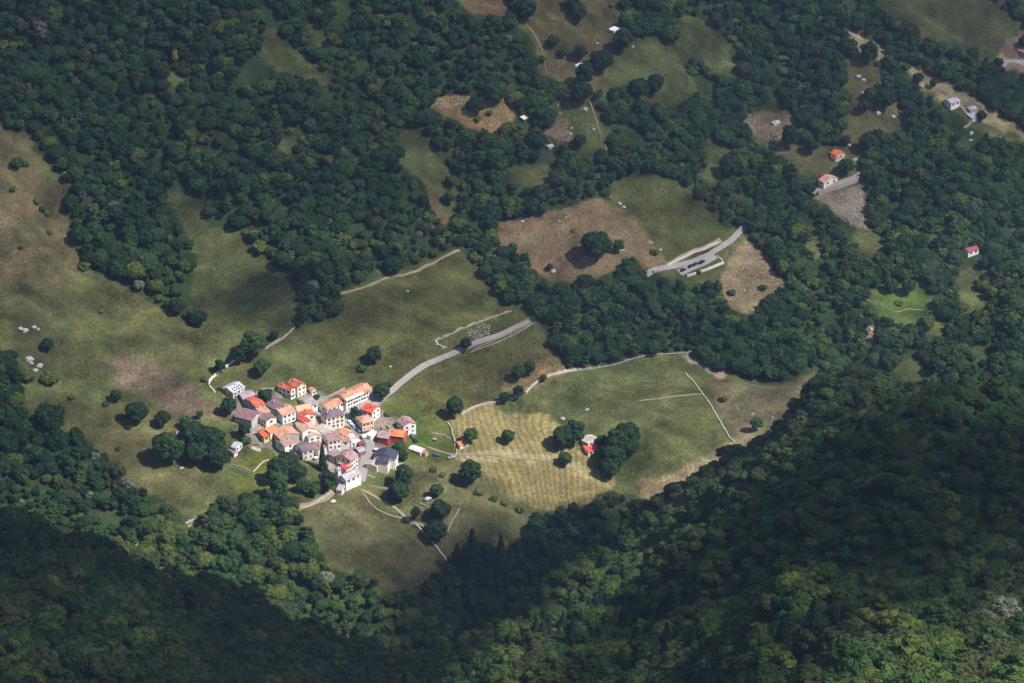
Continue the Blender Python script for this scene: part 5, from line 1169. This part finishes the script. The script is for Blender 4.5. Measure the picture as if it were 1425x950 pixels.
# ------------------------------------------------------------------ sun, sky, clouds, air, camera
SUN_EL, SUN_AZ = D2R(51), D2R(-27)        # from the right, slightly towards the viewer (angle from +X)
sdir = Vector((math.cos(SUN_EL)*math.cos(SUN_AZ), math.cos(SUN_EL)*math.sin(SUN_AZ), math.sin(SUN_EL)))
sl = bpy.data.lights.new('sun', 'SUN'); sl.energy = 4.9; sl.angle = D2R(.53); sl.color = (1, .95, .87)
so = bpy.data.objects.new('sun', sl); COL.objects.link(so); so.rotation_euler = sdir.to_track_quat('Z', 'Y').to_euler(); so.location = (300, 1500, 1500)
wd = bpy.data.worlds.new('World'); scene.world = wd; wd.use_nodes = True
nt = wd.node_tree; bg = nt.nodes['Background']
sky = nt.nodes.new('ShaderNodeTexSky'); sky.sky_type = 'NISHITA'; sky.sun_disc = False
sky.sun_elevation = SUN_EL; sky.sun_rotation = math.atan2(sdir.x, sdir.y); sky.altitude = 1200
nt.links.new(sky.outputs[0], bg.inputs[0]); bg.inputs[1].default_value = SKY_STR

# clouds: unseen layer above the camera, its cover shaped to lay shade on the slopes
def shade_at(u, v, lst, base):
    s = np.full(u.shape, base)
    for (cx, cy, rx, ry, rot, val) in lst:
        c, s_ = math.cos(D2R(rot)), math.sin(D2R(rot))
        dx, dy = u-cx, v-cy
        a = (dx*c+dy*s_)/rx; b = (-dx*s_+dy*c)/ry
        k = np.clip((1.35-np.sqrt(a*a+b*b))/.7, 0, 1); k = k*k*(3-2*k)
        s = s*(1-k)+val*k
    return np.clip(s, 0, .95)
ZC = 1400.0
step = 12.0
CX, CY = np.meshgrid(np.arange(-20, 1660, step), np.arange(20, 1980, step))
tt_ = np.zeros(CX.shape); done = np.zeros(CX.shape, bool); sv_ = np.array(sdir); st_ = 12.0
for _ in range(190):              # follow the sunlight down from the cloud base to the first ground
    px_, py_, pz_ = CX-sv_[0]*tt_, CY-sv_[1]*tt_, ZC-sv_[2]*tt_
    done |= pz_ <= H(px_, py_)
    tt_ = np.where(done, tt_, tt_+st_)
    if done.all(): break
GX, GY = CX-sv_[0]*tt_, CY-sv_[1]*tt_; GZ = H(GX, GY)
su, sv, _ = project(np.stack([GX, GY, GZ], -1))
ju, jv = su + 22*n_patch(GX, GY)+14*n_mid(GX, GY), sv + 16*n_patch(GX+400, GY)
wq = which(GX, GY)
dm = shade_at(ju, jv, SHADES, BASE_SHADE)
# the near spur lies deeper in shade, apart from its crest and the corner closest to the viewer
cv_ = np.interp(su, [p[0] for p in SIL_R], [p[1] for p in SIL_R]); below = sv - cv_ + 10*n_mid(GX, GY)
k = np.clip(1-(below-np.interp(su, [900, 1100], [42, 6]))/20, 0, 1); k = k*k*(3-2*k)
dr = shade_at(ju, jv, SHADES_R, .86); dr = dr*(1-k)+np.minimum(dr, np.interp(su, [900, 1100], [CREST_D, .60]))*k
cl_ = np.interp(su, [p[0] for p in SIL_L], [p[1] for p in SIL_L])
dl = shade_at(ju, jv, SHADES_L, .92)
dens = np.where(wq == 1, dr, np.where(wq == 2, dl, dm))
dens = np.clip(dens + .06*n_patch(GX*1.4, GY*1.4), 0, .96)
edge = np.minimum.reduce([(CX+20)/60, (1650-CX)/60, (CY-20)/60, (1970-CY)/60]); dens *= np.clip(edge, 0, 1)
nyc, nxc = CX.shape
tb = -12*dens+3*n_mid(CX, CY); tt2 = 25+80*dens+10*n_mid(CX, CY)      # cloud base and top, built up along the light
bot = np.stack([CX+sv_[0]*tb, CY+sv_[1]*tb, ZC+sv_[2]*tb], -1).reshape(-1, 3)
top = np.stack([CX+sv_[0]*tt2, CY+sv_[1]*tt2, ZC+sv_[2]*tt2], -1).reshape(-1, 3)
ii = (np.arange(nyc-1)[:, None]*nxc+np.arange(nxc-1)[None]).reshape(-1)
qd = np.stack([ii, ii+1, ii+nxc+1, ii+nxc], 1); NB = nyc*nxc
dq_ = dens.reshape(-1)[qd].max(1) > .01; qd = qd[dq_]
allf = np.concatenate([qd[:, ::-1], qd+NB])
cm = bpy.data.meshes.new('shade_clouds'); cm.vertices.add(2*NB); cm.vertices.foreach_set('co', np.concatenate([bot, top]).reshape(-1).astype(np.float32))
cm.loops.add(allf.size); cm.polygons.add(len(allf)); cm.loops.foreach_set('vertex_index', allf.reshape(-1).astype(np.int32))
cm.polygons.foreach_set('loop_start', (np.arange(len(allf))*4).astype(np.int32)); cm.polygons.foreach_set('use_smooth', np.ones(len(allf), bool)); cm.update(calc_edges=True)
at = cm.attributes.new('shade_cover', 'FLOAT', 'POINT')
at.data.foreach_set('value', np.concatenate([dens.reshape(-1)]*2).astype(np.float32))
m, nt2, out = new_mat('cloud'); a = N(nt2, 'ShaderNodeAttribute', attribute_name='shade_cover')
# each of the two surfaces passes sqrt(1-density)
s1 = N(nt2, 'ShaderNodeMath', operation='SUBTRACT'); s1.inputs[0].default_value = 1; L(nt2, a.outputs['Fac'], s1.inputs[1])
s2 = N(nt2, 'ShaderNodeMath', operation='SQRT'); L(nt2, s1.outputs[0], s2.inputs[0])
tr = N(nt2, 'ShaderNodeBsdfTransparent'); df = N(nt2, 'ShaderNodeBsdfDiffuse'); tl = N(nt2, 'ShaderNodeBsdfTranslucent')
df.inputs['Color'].default_value = tl.inputs['Color'].default_value = (.9, .9, .9, 1)
m1 = N(nt2, 'ShaderNodeMixShader'); m1.inputs[0].default_value = .5; L(nt2, df.outputs[0], m1.inputs[1]); L(nt2, tl.outputs[0], m1.inputs[2])
m2 = N(nt2, 'ShaderNodeMixShader'); L(nt2, s2.outputs[0], m2.inputs[0]); L(nt2, m1.outputs[0], m2.inputs[1]); L(nt2, tr.outputs[0], m2.inputs[2])
L(nt2, m2.outputs[0], out.inputs['Surface']); cm.materials.append(m)
tag(obj('shade_clouds', cm), 'unseen cloud layer shaped to shade the slopes', 'cloud', kind='stuff')

# air
if HAZE > 0:
    xs0, xs1, ys0, ys1 = -9600., 9600., -3300., 12600.
    zlo, zhi = float(Z.min())-1, 0
    zhi = max(CAMZ+12, float(Z[(Y < 2300)].max())+12)
    hb = MB(); hb.box((0, (ys0+ys1)/2), (1, 0), (0, 1), xs1, (ys1-ys0)/2, zlo, zhi)
    hm, hnt, hout = new_mat('air'); pv = N(hnt, 'ShaderNodeVolumePrincipled')
    pv.inputs['Density'].default_value = HAZE; pv.inputs['Color'].default_value = (.50, .68, 1.0, 1); pv.inputs['Anisotropy'].default_value = .1
    L(hnt, pv.outputs[0], hout.inputs['Volume'])
    hz = tag(obj('haze', hb.mesh('haze', hm)), 'thin blue summer haze filling the valley', 'haze', kind='stuff')
    print('haze top', zhi, 'terrain top', float(Z.max()))

cd_ = bpy.data.cameras.new('camera'); co = bpy.data.objects.new('camera', cd_); COL.objects.link(co)
co.location = (0, 0, CAMZ); co.rotation_euler = (math.pi/2-PITCH, 0, 0)
cd_.sensor_width = 36; cd_.lens = 36*F/W0; cd_.clip_start = 5; cd_.clip_end = 30000
scene.camera = co
scene.view_settings.view_transform = 'Standard'; scene.view_settings.look = 'None'; scene.view_settings.gamma = 1; scene.view_settings.use_curve_mapping = False
scene.view_settings.exposure = EXPOSURE
scene.render.engine = 'CYCLES'
cy = scene.cycles; cy.max_bounces = 5; cy.diffuse_bounces = 3; cy.glossy_bounces = 2; cy.transmission_bounces = 3; cy.volume_bounces = 0; cy.transparent_max_bounces = 8
cy.use_denoising = True; cy.sample_clamp_indirect = 4; cy.use_adaptive_sampling = True; cy.adaptive_threshold = .02
try: cy.denoiser = 'OPENIMAGEDENOISE'
except Exception: pass
